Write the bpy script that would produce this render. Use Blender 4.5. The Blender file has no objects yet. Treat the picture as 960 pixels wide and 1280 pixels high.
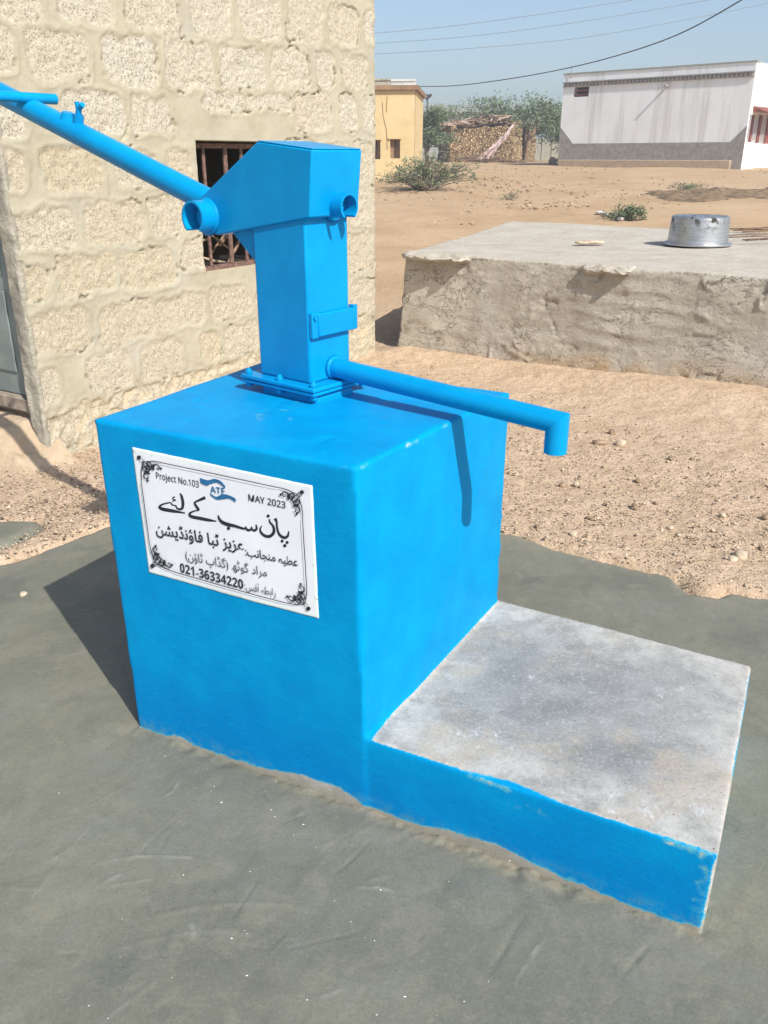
import bpy, bmesh, math, random
import numpy as np
import unicodedata
from mathutils import Vector, Matrix
from mathutils.bvhtree import BVHTree

random.seed(7)
SC = bpy.context.scene
COL = SC.collection

# ------------------------------------------------------------------ camera
FPX = 1060.0                       # focal length in photo pixels (960 x 1280)
TH = math.atan(445 / FPX)          # pitch below the horizon
CZ = 1.503                         # eye height
cam_d = bpy.data.cameras.new('camera')
cam = bpy.data.objects.new('camera', cam_d)
COL.objects.link(cam)
cam_d.sensor_fit = 'VERTICAL'
cam_d.sensor_height = 36.0
cam_d.lens = 36.0 * FPX / 1280
cam_d.clip_start = 0.05
cam_d.clip_end = 3000
cam.location = (0, 0, CZ)
cam.rotation_euler = (math.pi / 2 - TH, 0, 0)
SC.camera = cam

# ------------------------------------------------------------------ light
SUN = np.array([.57, -.81, .90]); SUN = SUN / np.linalg.norm(SUN)      # towards the sun
EL = math.asin(SUN[2]); AZ = math.atan2(SUN[0], SUN[1])
world = bpy.data.worlds.new('World'); SC.world = world
world.use_nodes = True
wn = world.node_tree; wn.nodes.clear()
wo = wn.nodes.new('ShaderNodeOutputWorld'); wb = wn.nodes.new('ShaderNodeBackground')
sky = wn.nodes.new('ShaderNodeTexSky')
sky.sky_type = 'NISHITA'; sky.sun_disc = False
sky.sun_elevation = EL; sky.sun_rotation = AZ
sky.altitude = 20; sky.air_density = 1.0; sky.dust_density = 1.6; sky.ozone_density = 3.0
wb.inputs['Strength'].default_value = 0.115
wn.links.new(sky.outputs[0], wb.inputs[0]); wn.links.new(wb.outputs[0], wo.inputs[0])
sd = bpy.data.lights.new('sun', 'SUN'); sun = bpy.data.objects.new('sun', sd); COL.objects.link(sun)
sd.energy = 4.2; sd.angle = math.radians(0.5); sd.color = (1.0, .965, .905)
sun.rotation_euler = Vector(SUN.tolist()).to_track_quat('Z', 'Y').to_euler()
SC.view_settings.view_transform = 'Standard'; SC.view_settings.look = 'None'
SC.view_settings.gamma = 1.0; SC.view_settings.use_curve_mapping = False
SC.view_settings.exposure = 0.5

# ------------------------------------------------------------------ survey helpers (photo pixel -> place)
CAM = np.array([0, 0, CZ])
def ray(u, v):
    a = (u - 480) / FPX; b = (640 - v) / FPX
    return np.array([a, math.cos(TH) + b * math.sin(TH), -math.sin(TH) + b * math.cos(TH)])
def G(u, v, z=0.0):
    d = ray(u, v); return CAM + d * ((z - CZ) / d[2])
def D(u, v, y):
    d = ray(u, v); return CAM + d * (y / d[1])
def PL(u, v, p0, n):
    d = ray(u, v); return CAM + d * (np.dot(p0 - CAM, n) / np.dot(d, n))

# ------------------------------------------------------------------ numpy noise
def _h(ix, iy, iz, seed):
    n = (ix.astype(np.int64) * 374761393 + iy.astype(np.int64) * 668265263 + iz.astype(np.int64) * 2147483647 + seed * 974711) & 0xffffffff
    n = ((n ^ (n >> 13)) * 1274126177) & 0xffffffff
    n = ((n ^ (n >> 16)) * 2246822519) & 0xffffffff
    return ((n ^ (n >> 15)) & 0xffffff) / float(0xffffff)
def vn(P, scale, seed=0):
    Q = np.asarray(P, float) * scale
    i = np.floor(Q); fr = Q - i; fr = fr * fr * (3 - 2 * fr); i = i.astype(np.int64)
    r = 0
    for a in (0, 1):
        wa = fr[:, 0] if a else 1 - fr[:, 0]
        for b in (0, 1):
            wb_ = fr[:, 1] if b else 1 - fr[:, 1]
            for c in (0, 1):
                wc = fr[:, 2] if c else 1 - fr[:, 2]
                r = r + wa * wb_ * wc * _h(i[:, 0] + a, i[:, 1] + b, i[:, 2] + c, seed)
    return r * 2 - 1
def fbm(P, scale, oct=4, seed=0, gain=.5):
    s = 0; a = 1; t = 0
    for k in range(oct):
        s = s + a * vn(P, scale * 2 ** k, seed + k * 17); t += a; a *= gain
    return s / t
def sstep(a, b, x):
    t = np.clip((x - a) / (b - a), 0, 1); return t * t * (3 - 2 * t)
def sd_poly(P, poly):
    poly = np.array(poly, float); n = len(poly)
    d = np.full(len(P), 1e9); ins = np.zeros(len(P), bool)
    for k in range(n):
        a = poly[k]; b = poly[(k + 1) % n]; e = b - a; w = P - a
        t = np.clip((w @ e) / (e @ e), 0, 1)
        d = np.minimum(d, np.hypot(*(w - t[:, None] * e).T))
        c = (a[1] > P[:, 1]) != (b[1] > P[:, 1])
        with np.errstate(divide='ignore', invalid='ignore'):
            xi = (b[0] - a[0]) * (P[:, 1] - a[1]) / (b[1] - a[1] + 1e-12) + a[0]
        ins ^= c & (P[:, 0] < xi)
    return np.where(ins, -d, d)

# ------------------------------------------------------------------ object helpers
def tag(o, label=None, cat=None, group=None, kind=None):
    if label: o['label'] = label
    if cat: o['category'] = cat
    if group: o['group'] = group
    if kind: o['kind'] = kind
    return o
def thing(name, label, cat, loc, group=None):
    o = bpy.data.objects.new(name, None); COL.objects.link(o)
    o.location = [float(c) for c in loc]; o.empty_display_size = .1
    return tag(o, label, cat, group)
def root_loc(o):
    v = Vector((0, 0, 0))
    while o is not None:
        v = v + o.location; o = o.parent
    return np.array(v)
class MB:
    """collects faces in world coordinates, builds ONE mesh object"""
    def __init__(s): s.v = []; s.f = []; s.m = []; s.n = 0
    def add(s, vs, fs, m=0):
        vs = np.asarray(vs, float).reshape(-1, 3); k = s.n
        s.v.append(vs); s.n += len(vs)
        s.f += [tuple(i + k for i in f) for f in fs]; s.m += [m] * len(fs)
    def hexa(s, p, m=0):     # p: 4 bottom (ccw) + 4 top
        s.add(p, [(3, 2, 1, 0), (4, 5, 6, 7), (0, 1, 5, 4), (1, 2, 6, 5), (2, 3, 7, 6), (3, 0, 4, 7)], m)
    def box(s, o, ax, ay, az, m=0):      # corner o and three edge vectors
        o, ax, ay, az = [np.asarray(q, float) for q in (o, ax, ay, az)]
        s.hexa([o, o + ax, o + ax + ay, o + ay, o + az, o + ax + az, o + ax + ay + az, o + ay + az], m)
    def prism(s, poly, ext, m=0):        # poly: list of 3d points, ext vector
        poly = np.asarray(poly, float); n = len(poly)
        s.add(np.vstack([poly, poly + np.asarray(ext, float)]),
              [tuple(range(n))[::-1], tuple(range(n, 2 * n))] + [(i, (i + 1) % n, (i + 1) % n + n, i + n) for i in range(n)], m)
    def tube(s, pts, r, seg=10, cap=True, m=0, sq=1.0):
        pts = [np.asarray(p, float) for p in pts]; n = len(pts)
        r = [r] * n if np.isscalar(r) else r
        vs = []; up = None
        for i, p in enumerate(pts):
            t = pts[min(i + 1, n - 1)] - pts[max(i - 1, 0)]; t = t / (np.linalg.norm(t) + 1e-12)
            if up is None:
                up = np.array([0, 0, 1.]) if abs(t[2]) < .9 else np.array([1., 0, 0])
            a = np.cross(t, up); a /= np.linalg.norm(a) + 1e-12; b = np.cross(a, t); up = b
            for k in range(seg):
                q = 2 * math.pi * k / seg
                vs.append(p + r[i] * (math.cos(q) * a + math.sin(q) * b * sq))
        fs = [(i * seg + k, i * seg + (k + 1) % seg, (i + 1) * seg + (k + 1) % seg, (i + 1) * seg + k) for i in range(n - 1) for k in range(seg)]
        if cap: fs += [tuple(range(seg))[::-1], tuple((n - 1) * seg + k for k in range(seg))]
        s.add(vs, fs, m)
    def lathe(s, c, prof, seg=48, m=0, ax=None):   # prof: (r, z) list, about the vertical through c
        vs = []; n = len(prof)
        for (r, z) in prof:
            for k in range(seg):
                q = 2 * math.pi * k / seg; vs.append([c[0] + r * math.cos(q), c[1] + r * math.sin(q), c[2] + z])
        fs = [(i * seg + k, i * seg + (k + 1) % seg, (i + 1) * seg + (k + 1) % seg, (i + 1) * seg + k) for i in range(n - 1) for k in range(seg)]
        s.add(vs, fs, m)
    def build(s, name, mats, parent=None, smooth=False, bevel=0, bseg=2, fix=True, angle=None):
        me = bpy.data.meshes.new(name)
        V = np.vstack(s.v)
        base = root_loc(parent) if parent is not None else V.mean(0) * [1, 1, 0] + [0, 0, V[:, 2].min()]
        V = V - base
        me.from_pydata(V.tolist(), [], s.f)
        mats = mats if isinstance(mats, (list, tuple)) else [mats]
        for q in mats: me.materials.append(q)
        if len(mats) > 1: me.polygons.foreach_set('material_index', s.m)
        if fix:
            bm = bmesh.new(); bm.from_mesh(me); bmesh.ops.recalc_face_normals(bm, faces=bm.faces); bm.to_mesh(me); bm.free()
        o = bpy.data.objects.new(name, me); COL.objects.link(o)
        if parent is not None: o.parent = parent
        else: o.location = base.tolist()
        if bevel:
            b = o.modifiers.new('bevel', 'BEVEL'); b.width = bevel; b.segments = bseg; b.limit_method = 'ANGLE'; b.angle_limit = math.radians(40)
        if smooth:
            me.polygons.foreach_set('use_smooth', [True] * len(me.polygons))
            if angle: me.set_sharp_from_angle(angle=math.radians(angle))
        me.update()
        return o
def mesh_np(name, V, F, mat, parent=None, smooth=True, attrs=None, loc=None):
    """mesh straight from numpy: V (n,3) world, F (m,4)"""
    base = root_loc(parent) if parent is not None else (np.array(loc, float) if loc is not None else np.zeros(3))
    me = bpy.data.meshes.new(name)
    V = V - base
    me.vertices.add(len(V)); me.vertices.foreach_set('co', V.astype(np.float32).ravel())
    k = F.shape[1]
    me.loops.add(F.size); me.loops.foreach_set('vertex_index', F.astype(np.int32).ravel())
    me.polygons.add(len(F)); me.polygons.foreach_set('loop_start', np.arange(0, F.size, k, dtype=np.int32))
    me.update(calc_edges=True); me.validate()
    me.polygons.foreach_set('use_smooth', [smooth] * len(me.polygons))
    for m in (mat if isinstance(mat, (list, tuple)) else [mat]): me.materials.append(m)
    for an, av in (attrs or {}).items():
        a = me.attributes.new(an, 'FLOAT', 'POINT'); a.data.foreach_set('value', av.astype(np.float32))
    o = bpy.data.objects.new(name, me); COL.objects.link(o)
    if parent is not None: o.parent = parent
    else: o.location = base.tolist()
    me.update()
    return o
def grid_faces(nu, nv):
    i = np.arange((nu) * (nv)).reshape(nv, nu)
    return np.stack([i[:-1, :-1], i[:-1, 1:], i[1:, 1:], i[1:, :-1]], -1).reshape(-1, 4)
def spline(pts, n=8):
    P = np.array(pts, float); P = np.vstack([2 * P[0] - P[1], P, 2 * P[-1] - P[-2]]); out = []
    for i in range(1, len(P) - 2):
        for k in range(n):
            t = k / n; a, b, c, d = P[i - 1], P[i], P[i + 1], P[i + 2]
            out.append(.5 * ((2 * b) + (c - a) * t + (2 * a - 5 * b + 4 * c - d) * t * t + (3 * b - a - 3 * c + d) * t ** 3))
    out.append(P[-2]); return np.array(out)

# ------------------------------------------------------------------ materials
class NT:
    def __init__(s, name, rough=.8, spec=.3, metal=0):
        s.m = bpy.data.materials.new(name); s.m.use_nodes = True; s.t = s.m.node_tree
        s.b = s.t.nodes['Principled BSDF']; s.out = s.t.nodes['Material Output']
        s.b.inputs['Roughness'].default_value = rough; s.b.inputs['Metallic'].default_value = metal
        s.b.inputs['Specular IOR Level'].default_value = spec
        s._c = None
    def co(s):
        if s._c is None: s._c = s.t.nodes.new('ShaderNodeTexCoord').outputs['Object']
        return s._c
    def set(s, n, k, v):
        if hasattr(v, 'node'): s.t.links.new(v, n.inputs[k])
        else: n.inputs[k].default_value = v
    def noise(s, scale, detail=4, rough=.55, vec=None, stretch=None, dist=0):
        n = s.t.nodes.new('ShaderNodeTexNoise'); v = vec or s.co()
        if stretch:
            mp = s.t.nodes.new('ShaderNodeMapping'); s.t.links.new(v, mp.inputs[0]); mp.inputs['Scale'].default_value = stretch; v = mp.outputs[0]
        s.t.links.new(v, n.inputs['Vector']); n.inputs['Scale'].default_value = scale; n.inputs['Detail'].default_value = detail
        n.inputs['Roughness'].default_value = rough; n.inputs['Distortion'].default_value = dist
        return n.outputs['Fac']
    def voro(s, scale, feat='F1', out='Distance', rnd=1.0):
        n = s.t.nodes.new('ShaderNodeTexVoronoi'); n.feature = feat; s.t.links.new(s.co(), n.inputs['Vector'])
        n.inputs['Scale'].default_value = scale; n.inputs['Randomness'].default_value = rnd
        return n.outputs[out]
    def attr(s, name):
        n = s.t.nodes.new('ShaderNodeAttribute'); n.attribute_name = name; return n.outputs['Fac']
    def math(s, op, a, b=0.0, clamp=False):
        n = s.t.nodes.new('ShaderNodeMath'); n.operation = op; n.use_clamp = clamp; s.set(n, 0, a); s.set(n, 1, b); return n.outputs[0]
    def ramp(s, fac, a, b, inv=False):
        n = s.t.nodes.new('ShaderNodeMapRange'); n.interpolation_type = 'SMOOTHSTEP'
        s.set(n, 0, fac); n.inputs[1].default_value = a; n.inputs[2].default_value = b
        n.inputs[3].default_value = 1.0 if inv else 0.0; n.inputs[4].default_value = 0.0 if inv else 1.0
        return n.outputs[0]
    def mix(s, fac, a, b):
        n = s.t.nodes.new('ShaderNodeMix'); n.data_type = 'RGBA'
        s.set(n, 0, fac)
        for k, v in ((6, a), (7, b)):
            if hasattr(v, 'node'): s.t.links.new(v, n.inputs[k])
            else: n.inputs[k].default_value = (*v, 1)
        return n.outputs[2]
    def color(s, c):
        if hasattr(c, 'node'): s.t.links.new(c, s.b.inputs['Base Color'])
        else: s.b.inputs['Base Color'].default_value = (*c, 1)
    def rough(s, r): s.set(s.b, 'Roughness', r)
    def bump(s, h, strength=.4, dist=.01, prev=None):
        n = s.t.nodes.new('ShaderNodeBump'); s.set(n, 'Height', h); n.inputs['Strength'].default_value = strength; n.inputs['Distance'].default_value = dist
        if prev is not None: s.t.links.new(prev, n.inputs['Normal'])
        s.t.links.new(n.outputs[0], s.b.inputs['Normal']); return n.outputs[0]
    def pos(s):
        n = s.t.nodes.new('ShaderNodeSeparateXYZ'); s.t.links.new(s.co(), n.inputs[0]); return n.outputs
def simple(name, col, var=.12, scale=30, rough=.8, bump=0, spec=.3, metal=0, detail=4):
    n = NT(name, rough, spec, metal)
    a = tuple(c * (1 - var) for c in col); b = tuple(min(1, c * (1 + var)) for c in col)
    f = n.noise(scale, detail)
    n.color(n.mix(n.ramp(f, .3, .7), a, b))
    if bump: n.bump(f, bump, .01)
    return n.m

M = {}
BLUE = (.0012, .255, .62)
def mk_paint(name, rough):
    n = NT(name, rough, .12)
    f = n.noise(9, 5); g = n.noise(120, 3, .6, None, (1, 1, .25))
    c = n.mix(n.ramp(f, .3, .75), (.0002, .245, .53), (.0003, .295, .59))
    c = n.mix(n.ramp(g, .62, .8), c, (.0008, .33, .60))
    n.color(c)
    n.rough(n.ramp(n.noise(25, 3), .2, .9)) if False else None
    n.bump(n.math('ADD', n.noise(60, 3), n.math('MULTIPLY', g, .6)), .10, .004)
    return n.m
M['pump'] = mk_paint('blue_gloss_paint', .34)

# painted plinth: blue paint over cement, worn by attribute
n = NT('painted_plinth', .6, .04)
pa = n.attr('paint'); mid = n.attr('mid')
nz = n.noise(55, 6, .65); nz2 = n.noise(9, 4)
k = n.math('ADD', pa, n.math('MULTIPLY', n.math('SUBTRACT', nz, .5), .9))
mask = n.ramp(k, .48, .52); thick = n.ramp(k, .52, .78)
cem_a = n.mix(n.ramp(n.noise(9, 10, .72), .34, .62), (.30, .295, .275), (.48, .465, .43))
cem_b = n.mix(n.ramp(n.noise(5, 10, .66, None, (1, 1.8, 1)), .30, .70), (.185, .19, .19), (.285, .285, .278))
cem = n.mix(mid, cem_a, cem_b)
warm = n.ramp(n.noise(3.6, 9, .7), .50, .62)
cem = n.mix(n.math('MULTIPLY', warm, .55), cem, (.42, .355, .27))
scr = n.math('MULTIPLY', n.ramp(n.noise(34, 9, .8, None, (1, .6, 1), .25), .57, .62), n.ramp(n.noise(7, 3, .6), .52, .62))
cem = n.mix(n.math('MULTIPLY', scr, .7), cem, (.62, .63, .64))
pits = n.ramp(n.voro(62), .10, .20, True)
pits = n.math('MULTIPLY', pits, n.ramp(n.noise(30, 3), .56, .64))
pits = n.math('MULTIPLY', pits, n.ramp(n.noise(5, 3), .42, .55))
cem = n.mix(pits, cem, (.09, .085, .075))
wet = n.ramp(n.noise(2.6, 9, .68, None, None, .3), .53, .62)
cem = n.mix(n.math('MULTIPLY', wet, .38), cem, (.17, .17, .165))
gr = n.noise(120, 5, .8)
cem = n.mix(n.math('MULTIPLY', n.ramp(gr, .53, .66), .4), cem, (.60, .585, .55))
cem = n.mix(n.math('MULTIPLY', n.ramp(gr, .46, .33), .45), cem, (.13, .128, .12))
foot = n.attr('foot')
cem = n.mix(n.math('MULTIPLY', foot, .75), cem, (.27, .245, .185))
blue = n.mix(n.ramp(nz2, .3, .72), (.0002, .245, .53), (.0003, .293, .585))
blue = n.mix(n.ramp(n.noise(150, 2, .6), .6, .85), blue, (.0006, .32, .58))
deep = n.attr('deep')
blue = n.mix(n.math('MULTIPLY', deep, n.ramp(n.noise(5, 4), .2, .6)), blue, (.0003, .205, .50))  # deeper blue low on the front stands in for weaker sky and bounce light
brush = n.noise(22, 4, .6, None, (1, 1, 7))
blue = n.mix(n.math('MULTIPLY', n.ramp(brush, .52, .72), .35), blue, (.0006, .32, .56))
blue = n.mix(n.math('MULTIPLY', n.ramp(brush, .48, .30), .0), blue, (.0002, .19, .43))
dust = n.math('MULTIPLY', n.attr('foot'), n.ramp(n.noise(35, 5, .65), .42, .62))
blue = n.mix(n.math('MULTIPLY', dust, .55), blue, (.10, .27, .34))
worn = n.mix(n.noise(70, 3), (.015, .33, .50), (.16, .40, .44))
blue = n.mix(thick, worn, blue)
fleck = n.math('MULTIPLY', n.ramp(n.voro(48), .0, .10, True), n.ramp(n.noise(6, 2), .56, .62))
blue = n.mix(n.math('MULTIPLY', fleck, deep), blue, (.12, .48, .62))
n.color(n.mix(mask, cem, blue))
n.rough(n.math('SUBTRACT', .82, n.math('MULTIPLY', mask, .37)))
b1 = n.bump(n.math('SUBTRACT', n.noise(24, 6, .6), n.math('MULTIPLY', pits, .6)), .12, .010)
b2 = n.bump(brush, .10, .006, b1)
n.bump(n.noise(220, 3), .16, .003, b2)
M['plinth'] = n.m

# fresh cement apron
n = NT('fresh_cement', .62, .35)
f1 = n.noise(1.7, 5, .6); f2 = n.noise(6, 9, .7, None, None, .3); f3 = n.noise(30, 5, .6)
c = n.mix(n.ramp(f1, .3, .7), (.140, .141, .108), (.196, .191, .143))
c = n.mix(n.math('MULTIPLY', n.ramp(f2, .50, .58), .55), c, (.215, .205, .155))
c = n.mix(n.math('MULTIPLY', n.ramp(f3, .4, .75), .2), c, (.105, .115, .105))
dry = n.attr('dry')
c = n.mix(n.math('MULTIPLY', dry, n.ramp(n.noise(18, 5), .3, .6)), c, (.26, .225, .165))
c = n.mix(n.math('MULTIPLY', n.attr('scr'), .7), c, (.30, .30, .25))
c = n.mix(n.math('MULTIPLY', n.ramp(n.noise(4, 6, .7, None, None, .2), .52, .62), .35), c, (.185, .195, .17))
c = n.mix(n.math('MULTIPLY', n.ramp(n.noise(3, 5, .6), .54, .7), .55), c, (.092, .102, .092))
pt = n.math('MULTIPLY', n.ramp(n.voro(34), .04, .10, True), n.ramp(n.noise(9, 3), .54, .62))
c = n.mix(n.math('MULTIPLY', pt, .7), c, (.05, .05, .042))
sp = n.math('MULTIPLY', n.ramp(n.voro(26), .0, .055, True), n.ramp(n.noise(3.1, 2), .5, .56))
c = n.mix(sp, c, (.5, .48, .42))
gr = n.noise(170, 5, .8)
c = n.mix(n.math('MULTIPLY', n.ramp(gr, .52, .66), 0.45), c, (.25, .245, .195))
c = n.mix(n.math('MULTIPLY', n.ramp(gr, .47, .33), 0.45), c, (.075, .08, .065))
n.color(c)
n.rough(n.ramp(n.noise(5, 4), .0, 1.4))
n.rough(n.math('ADD', .5, n.math('MULTIPLY', n.noise(4, 4), .3)))
b0 = n.bump(n.noise(16, 9, .75), .30, .010)
b1 = n.bump(n.noise(40, 5, .7, None, (1, .3, 1), .8), .12, .006, b0)
n.bump(n.noise(90, 4, .6), .18, .003, b1)
M['pad'] = n.m

# sandy ground
n = NT('sandy_ground', .95, .1)
f1 = n.noise(.55, 5, .6); f2 = n.noise(5, 6, .65); f3 = n.noise(60, 4, .65)
yv = n.attr('near')
c = n.mix(n.ramp(f1, .3, .7), (.44, .29, .155), (.55, .385, .23))
cn = n.mix(n.ramp(f2, .3, .7), (.46, .335, .22), (.61, .46, .325))
c = n.mix(n.math('MULTIPLY', n.ramp(n.noise(1.3, 6, .7), .52, .68), .5), c, (.38, .25, .13))
c = n.mix(yv, c, cn)
c = n.mix(n.math('MULTIPLY', n.ramp(f2, .5, .75), .45), c, (.43, .32, .21))
pv = n.voro(110); pcol = n.voro(110, 'F1', 'Color')
sep = n.t.nodes.new('ShaderNodeSeparateColor'); n.t.links.new(pcol, sep.inputs[0])
peb = n.math('MULTIPLY', n.ramp(pv, .22, .38, True), n.ramp(sep.outputs[0], .50, .54))
c = n.mix(n.math('MULTIPLY', peb, .75), c, n.mix(sep.outputs[1], (.23, .145, .085), (.60, .46, .32)))
c = n.mix(n.math('MULTIPLY', n.ramp(f3, .54, .64), .6), c, (.24, .165, .105))
f4 = n.noise(24, 6, .7)
c = n.mix(n.math('MULTIPLY', n.math('MULTIPLY', n.ramp(f4, .56, .64), .55), yv), c, (.30, .215, .14))
gr = n.noise(55, 5, .8)
c = n.mix(n.math('MULTIPLY', n.ramp(gr, .52, .66), 0.45), c, (.66, .52, .37))
c = n.mix(n.math('MULTIPLY', n.ramp(gr, .47, .33), 0.45), c, (.26, .175, .105))
n.color(c)
b0 = n.bump(n.noise(2.5, 6, .7), .5, .08)
b1 = n.bump(n.noise(14, 6, .65), .5, .03, b0)
n.bump(n.math('ADD', n.noise(95, 4, .7), n.math('MULTIPLY', peb, .8)), .55, .008, b1)
M['sand'] = n.m

# block wall
n = NT('block_wall', .95, .1)
bk = n.attr('block')
cell = n.attr('tone')
mort = n.mix(n.ramp(n.noise(5, 5, .6), .3, .7), (.375, .335, .24), (.44, .40, .297))
mort = n.mix(n.math('MULTIPLY', n.ramp(n.noise(2.2, 4), .5, .72), .55), mort, (.41, .385, .33))
stone = n.mix(cell, (.49, .42, .285), (.545, .505, .41))
stone = n.mix(n.math('MULTIPLY', n.ramp(n.noise(9, 4), .4, .7), .4), stone, (.56, .485, .36))
hole = n.math('MULTIPLY', n.ramp(n.noise(115, 4, .62), .555, .64), n.math('ADD', .5, n.math('MULTIPLY', cell, .6)))
hole2 = n.math('MULTIPLY', n.ramp(n.voro(70), .0, .3, True), n.ramp(n.noise(20, 2), .5, .6))
hole = n.math('MULTIPLY', n.math('MAXIMUM', hole, hole2), n.ramp(bk, .35, .75))
stone = n.mix(n.math('MULTIPLY', hole, .72), stone, (.16, .125, .085))
c = n.mix(n.ramp(bk, .3, .7), mort, stone)
c = n.mix(n.math('MULTIPLY', n.ramp(n.noise(160, 2), .55, .8), .25), c, (.30, .24, .16))
gr = n.noise(75, 5, .8)
gm = n.math('ADD', .10, n.math('MULTIPLY', bk, .35))
c = n.mix(n.math('MULTIPLY', n.ramp(gr, .52, .66), gm), c, (.66, .60, .49))
c = n.mix(n.math('MULTIPLY', n.ramp(gr, .47, .33), gm), c, (.20, .16, .11))
c = n.mix(n.math('MULTIPLY', n.math('MULTIPLY', n.attr('crk'), n.ramp(n.noise(30, 4), .40, .55)), .8), c, (.15, .125, .085))
n.color(c)
b1 = n.bump(n.math('SUBTRACT', n.math('MULTIPLY', n.noise(42, 6, .7), n.math('ADD', .35, bk)), n.math('MULTIPLY', hole, .9)), .55, .016)
n.bump(n.noise(200, 3, .7), .4, .004, b1)
M['blockwall'] = n.m

def plaster(name, a, b, sc=4, bump=.4, bs=20, stain=None, rough=.92):
    n = NT(name, rough, .15)
    c = n.mix(n.ramp(n.noise(sc, 6, .62), .3, .7), a, b)
    if stain: c = n.mix(n.math('MULTIPLY', n.ramp(n.noise(sc * .6, 5, .65, None, (1, 1, .25)), .5, .72), .6), c, stain)
    n.color(c); b1 = n.bump(n.noise(bs, 6, .65), bump, .02); n.bump(n.noise(bs * 6, 3), bump * .6, .004, b1)
    return n.m
n = NT('mud_plaster', .95, .12)
tp = n.attr('top'); lo = n.attr('low')
c = n.mix(n.ramp(n.noise(3.2, 6, .65), .3, .7), (.40, .36, .295), (.54, .495, .415))
c = n.mix(n.math('MULTIPLY', n.ramp(n.noise(6, 6, .7, None, (1, 1, 2.2)), .5, .72), .75), c, (.27, .225, .17))
c = n.mix(n.math('MULTIPLY', n.ramp(n.noise(2, 4, .6, None, (1, 1, .4)), .55, .7), .45), c, (.50, .48, .44))
c = n.mix(tp, c, n.mix(n.ramp(n.noise(2.5, 6, .65), .3, .7), (.46, .405, .325), (.55, .50, .42)))
c = n.mix(n.math('MULTIPLY', lo, n.ramp(n.noise(5, 5), .25, .6)), c, (.44, .315, .195))
n.color(c)
crv = n.math('MULTIPLY', n.ramp(n.noise(4.2, 6, .68, None, (1, 1, 1.6), .5), .500, .512), n.ramp(n.noise(4.2, 6, .68, None, (1, 1, 1.6), .5), .530, .516))
crv = n.math('MULTIPLY', n.math('MULTIPLY', crv, n.ramp(n.noise(3.1, 4), .44, .54)), n.math('SUBTRACT', 1.0, tp))
c = n.mix(n.math('MULTIPLY', crv, .7), c, (.12, .10, .075))
gr = n.noise(60, 5, .8)
c = n.mix(n.math('MULTIPLY', n.ramp(gr, .52, .66), 0.5), c, (.60, .56, .49))
c = n.mix(n.math('MULTIPLY', n.ramp(gr, .47, .33), 0.5), c, (.21, .175, .13))

n.color(c)
b0 = n.bump(n.math('SUBTRACT', n.noise(5, 9, .7, None, (1, 1, 1.6)), crv), .55, .06)
b1 = n.bump(n.noise(18, 8, .75, None, (1, 1, 1.8), .3), .40, .02, b0); n.bump(n.noise(120, 4, .7), .4, .005, b1)
M['mud'] = n.m
M['jamb'] = plaster('rough_grey_plaster', (.30, .275, .22), (.48, .44, .35), 14, .7, 40, (.22, .21, .18))
M['lintel'] = plaster('lintel_plaster', (.47, .39, .26), (.56, .48, .34), 7, .5, 25)
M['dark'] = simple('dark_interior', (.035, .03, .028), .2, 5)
M['rust'] = simple('rusty_brown_steel', (.16, .095, .075), .4, 40, .75, .2)
M['stick'] = simple('dry_wood', (.22, .145, .095), .4, 30, .9, .3)
M['stick2'] = simple('pale_dry_wood', (.40, .31, .23), .3, 30, .9, .3)
M['door'] = simple('grey_green_door_paint', (.21, .25, .235), .15, 6, .6, .1)
M['sill'] = simple('old_timber_sill', (.33, .27, .21), .25, 20, .85, .3)
n = NT('painted_white_board', .5, .35)
c = n.mix(n.ramp(n.noise(6, 4), .3, .7), (.74, .755, .79), (.79, .80, .83))
ed = n.attr('edge')
c = n.mix(n.math('MULTIPLY', ed, n.ramp(n.noise(22, 4), .2, .6)), c, (.70, .80, .72))
dr = n.math('MULTIPLY', n.math('MULTIPLY', ed, n.ramp(n.noise(45, 3), .66, .7)), .7)
n.color(n.mix(dr, c, (.22, .22, .18))); n.bump(n.noise(80, 3), .08, .003); M['board'] = n.m
M['ink'] = simple('black_lettering', (.022, .022, .028), .2, 40, .6)
M['logo'] = simple('blue_logo_paint', (.018, .13, .29), .15, 40, .6)
n = NT('aluminium', .38, .5, .9)
s1 = n.attr('soot')
c = n.mix(n.ramp(n.noise(30, 4, .6, None, (.2, .2, 2)), .3, .7), (.36, .37, .38), (.50, .51, .52))
sm = n.math('MULTIPLY', s1, n.ramp(n.noise(13, 4, .6), .50, .58))
c = n.mix(sm, c, (.03, .028, .026)); n.color(c)
n.set(n.b, 'Metallic', n.math('SUBTRACT', .85, n.math('MULTIPLY', sm, .8)))
n.rough(n.math('ADD', .44, n.math('MULTIPLY', sm, .4))); n.bump(n.noise(40, 3), .12, .004)
M['alu'] = n.m
M['stone'] = simple('brown_stone', (.30, .215, .14), .35, 25, .95, .5)
M['palestone'] = simple('pale_stone', (.50, .40, .29), .25, 25, .95, .5)
M['leaf'] = simple('dusty_green_leaf', (.15, .19, .10), .35, 3, .75)
M['leaf2'] = simple('acacia_leaf', (.15, .20, .105), .4, 1.2, .75)
M['twig'] = simple('grey_twig', (.20, .16, .12), .3, 20, .9)
M['cable'] = simple('black_cable', (.05, .05, .055), .1, 5, .6)
M['wire'] = simple('grey_wire', (.22, .25, .28), .1, 5, .5)
n = NT('whitewash', .9, .15)
zc = n.pos()[2]
c = n.mix(n.ramp(n.noise(.8, 5, .6), .3, .7), (.80, .81, .80), (.87, .88, .87))
c = n.mix(n.math('MULTIPLY', n.ramp(n.noise(2.2, 6, .7, None, (1, 1, .06)), .48, .66), .8), c, (.62, .61, .58))
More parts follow.
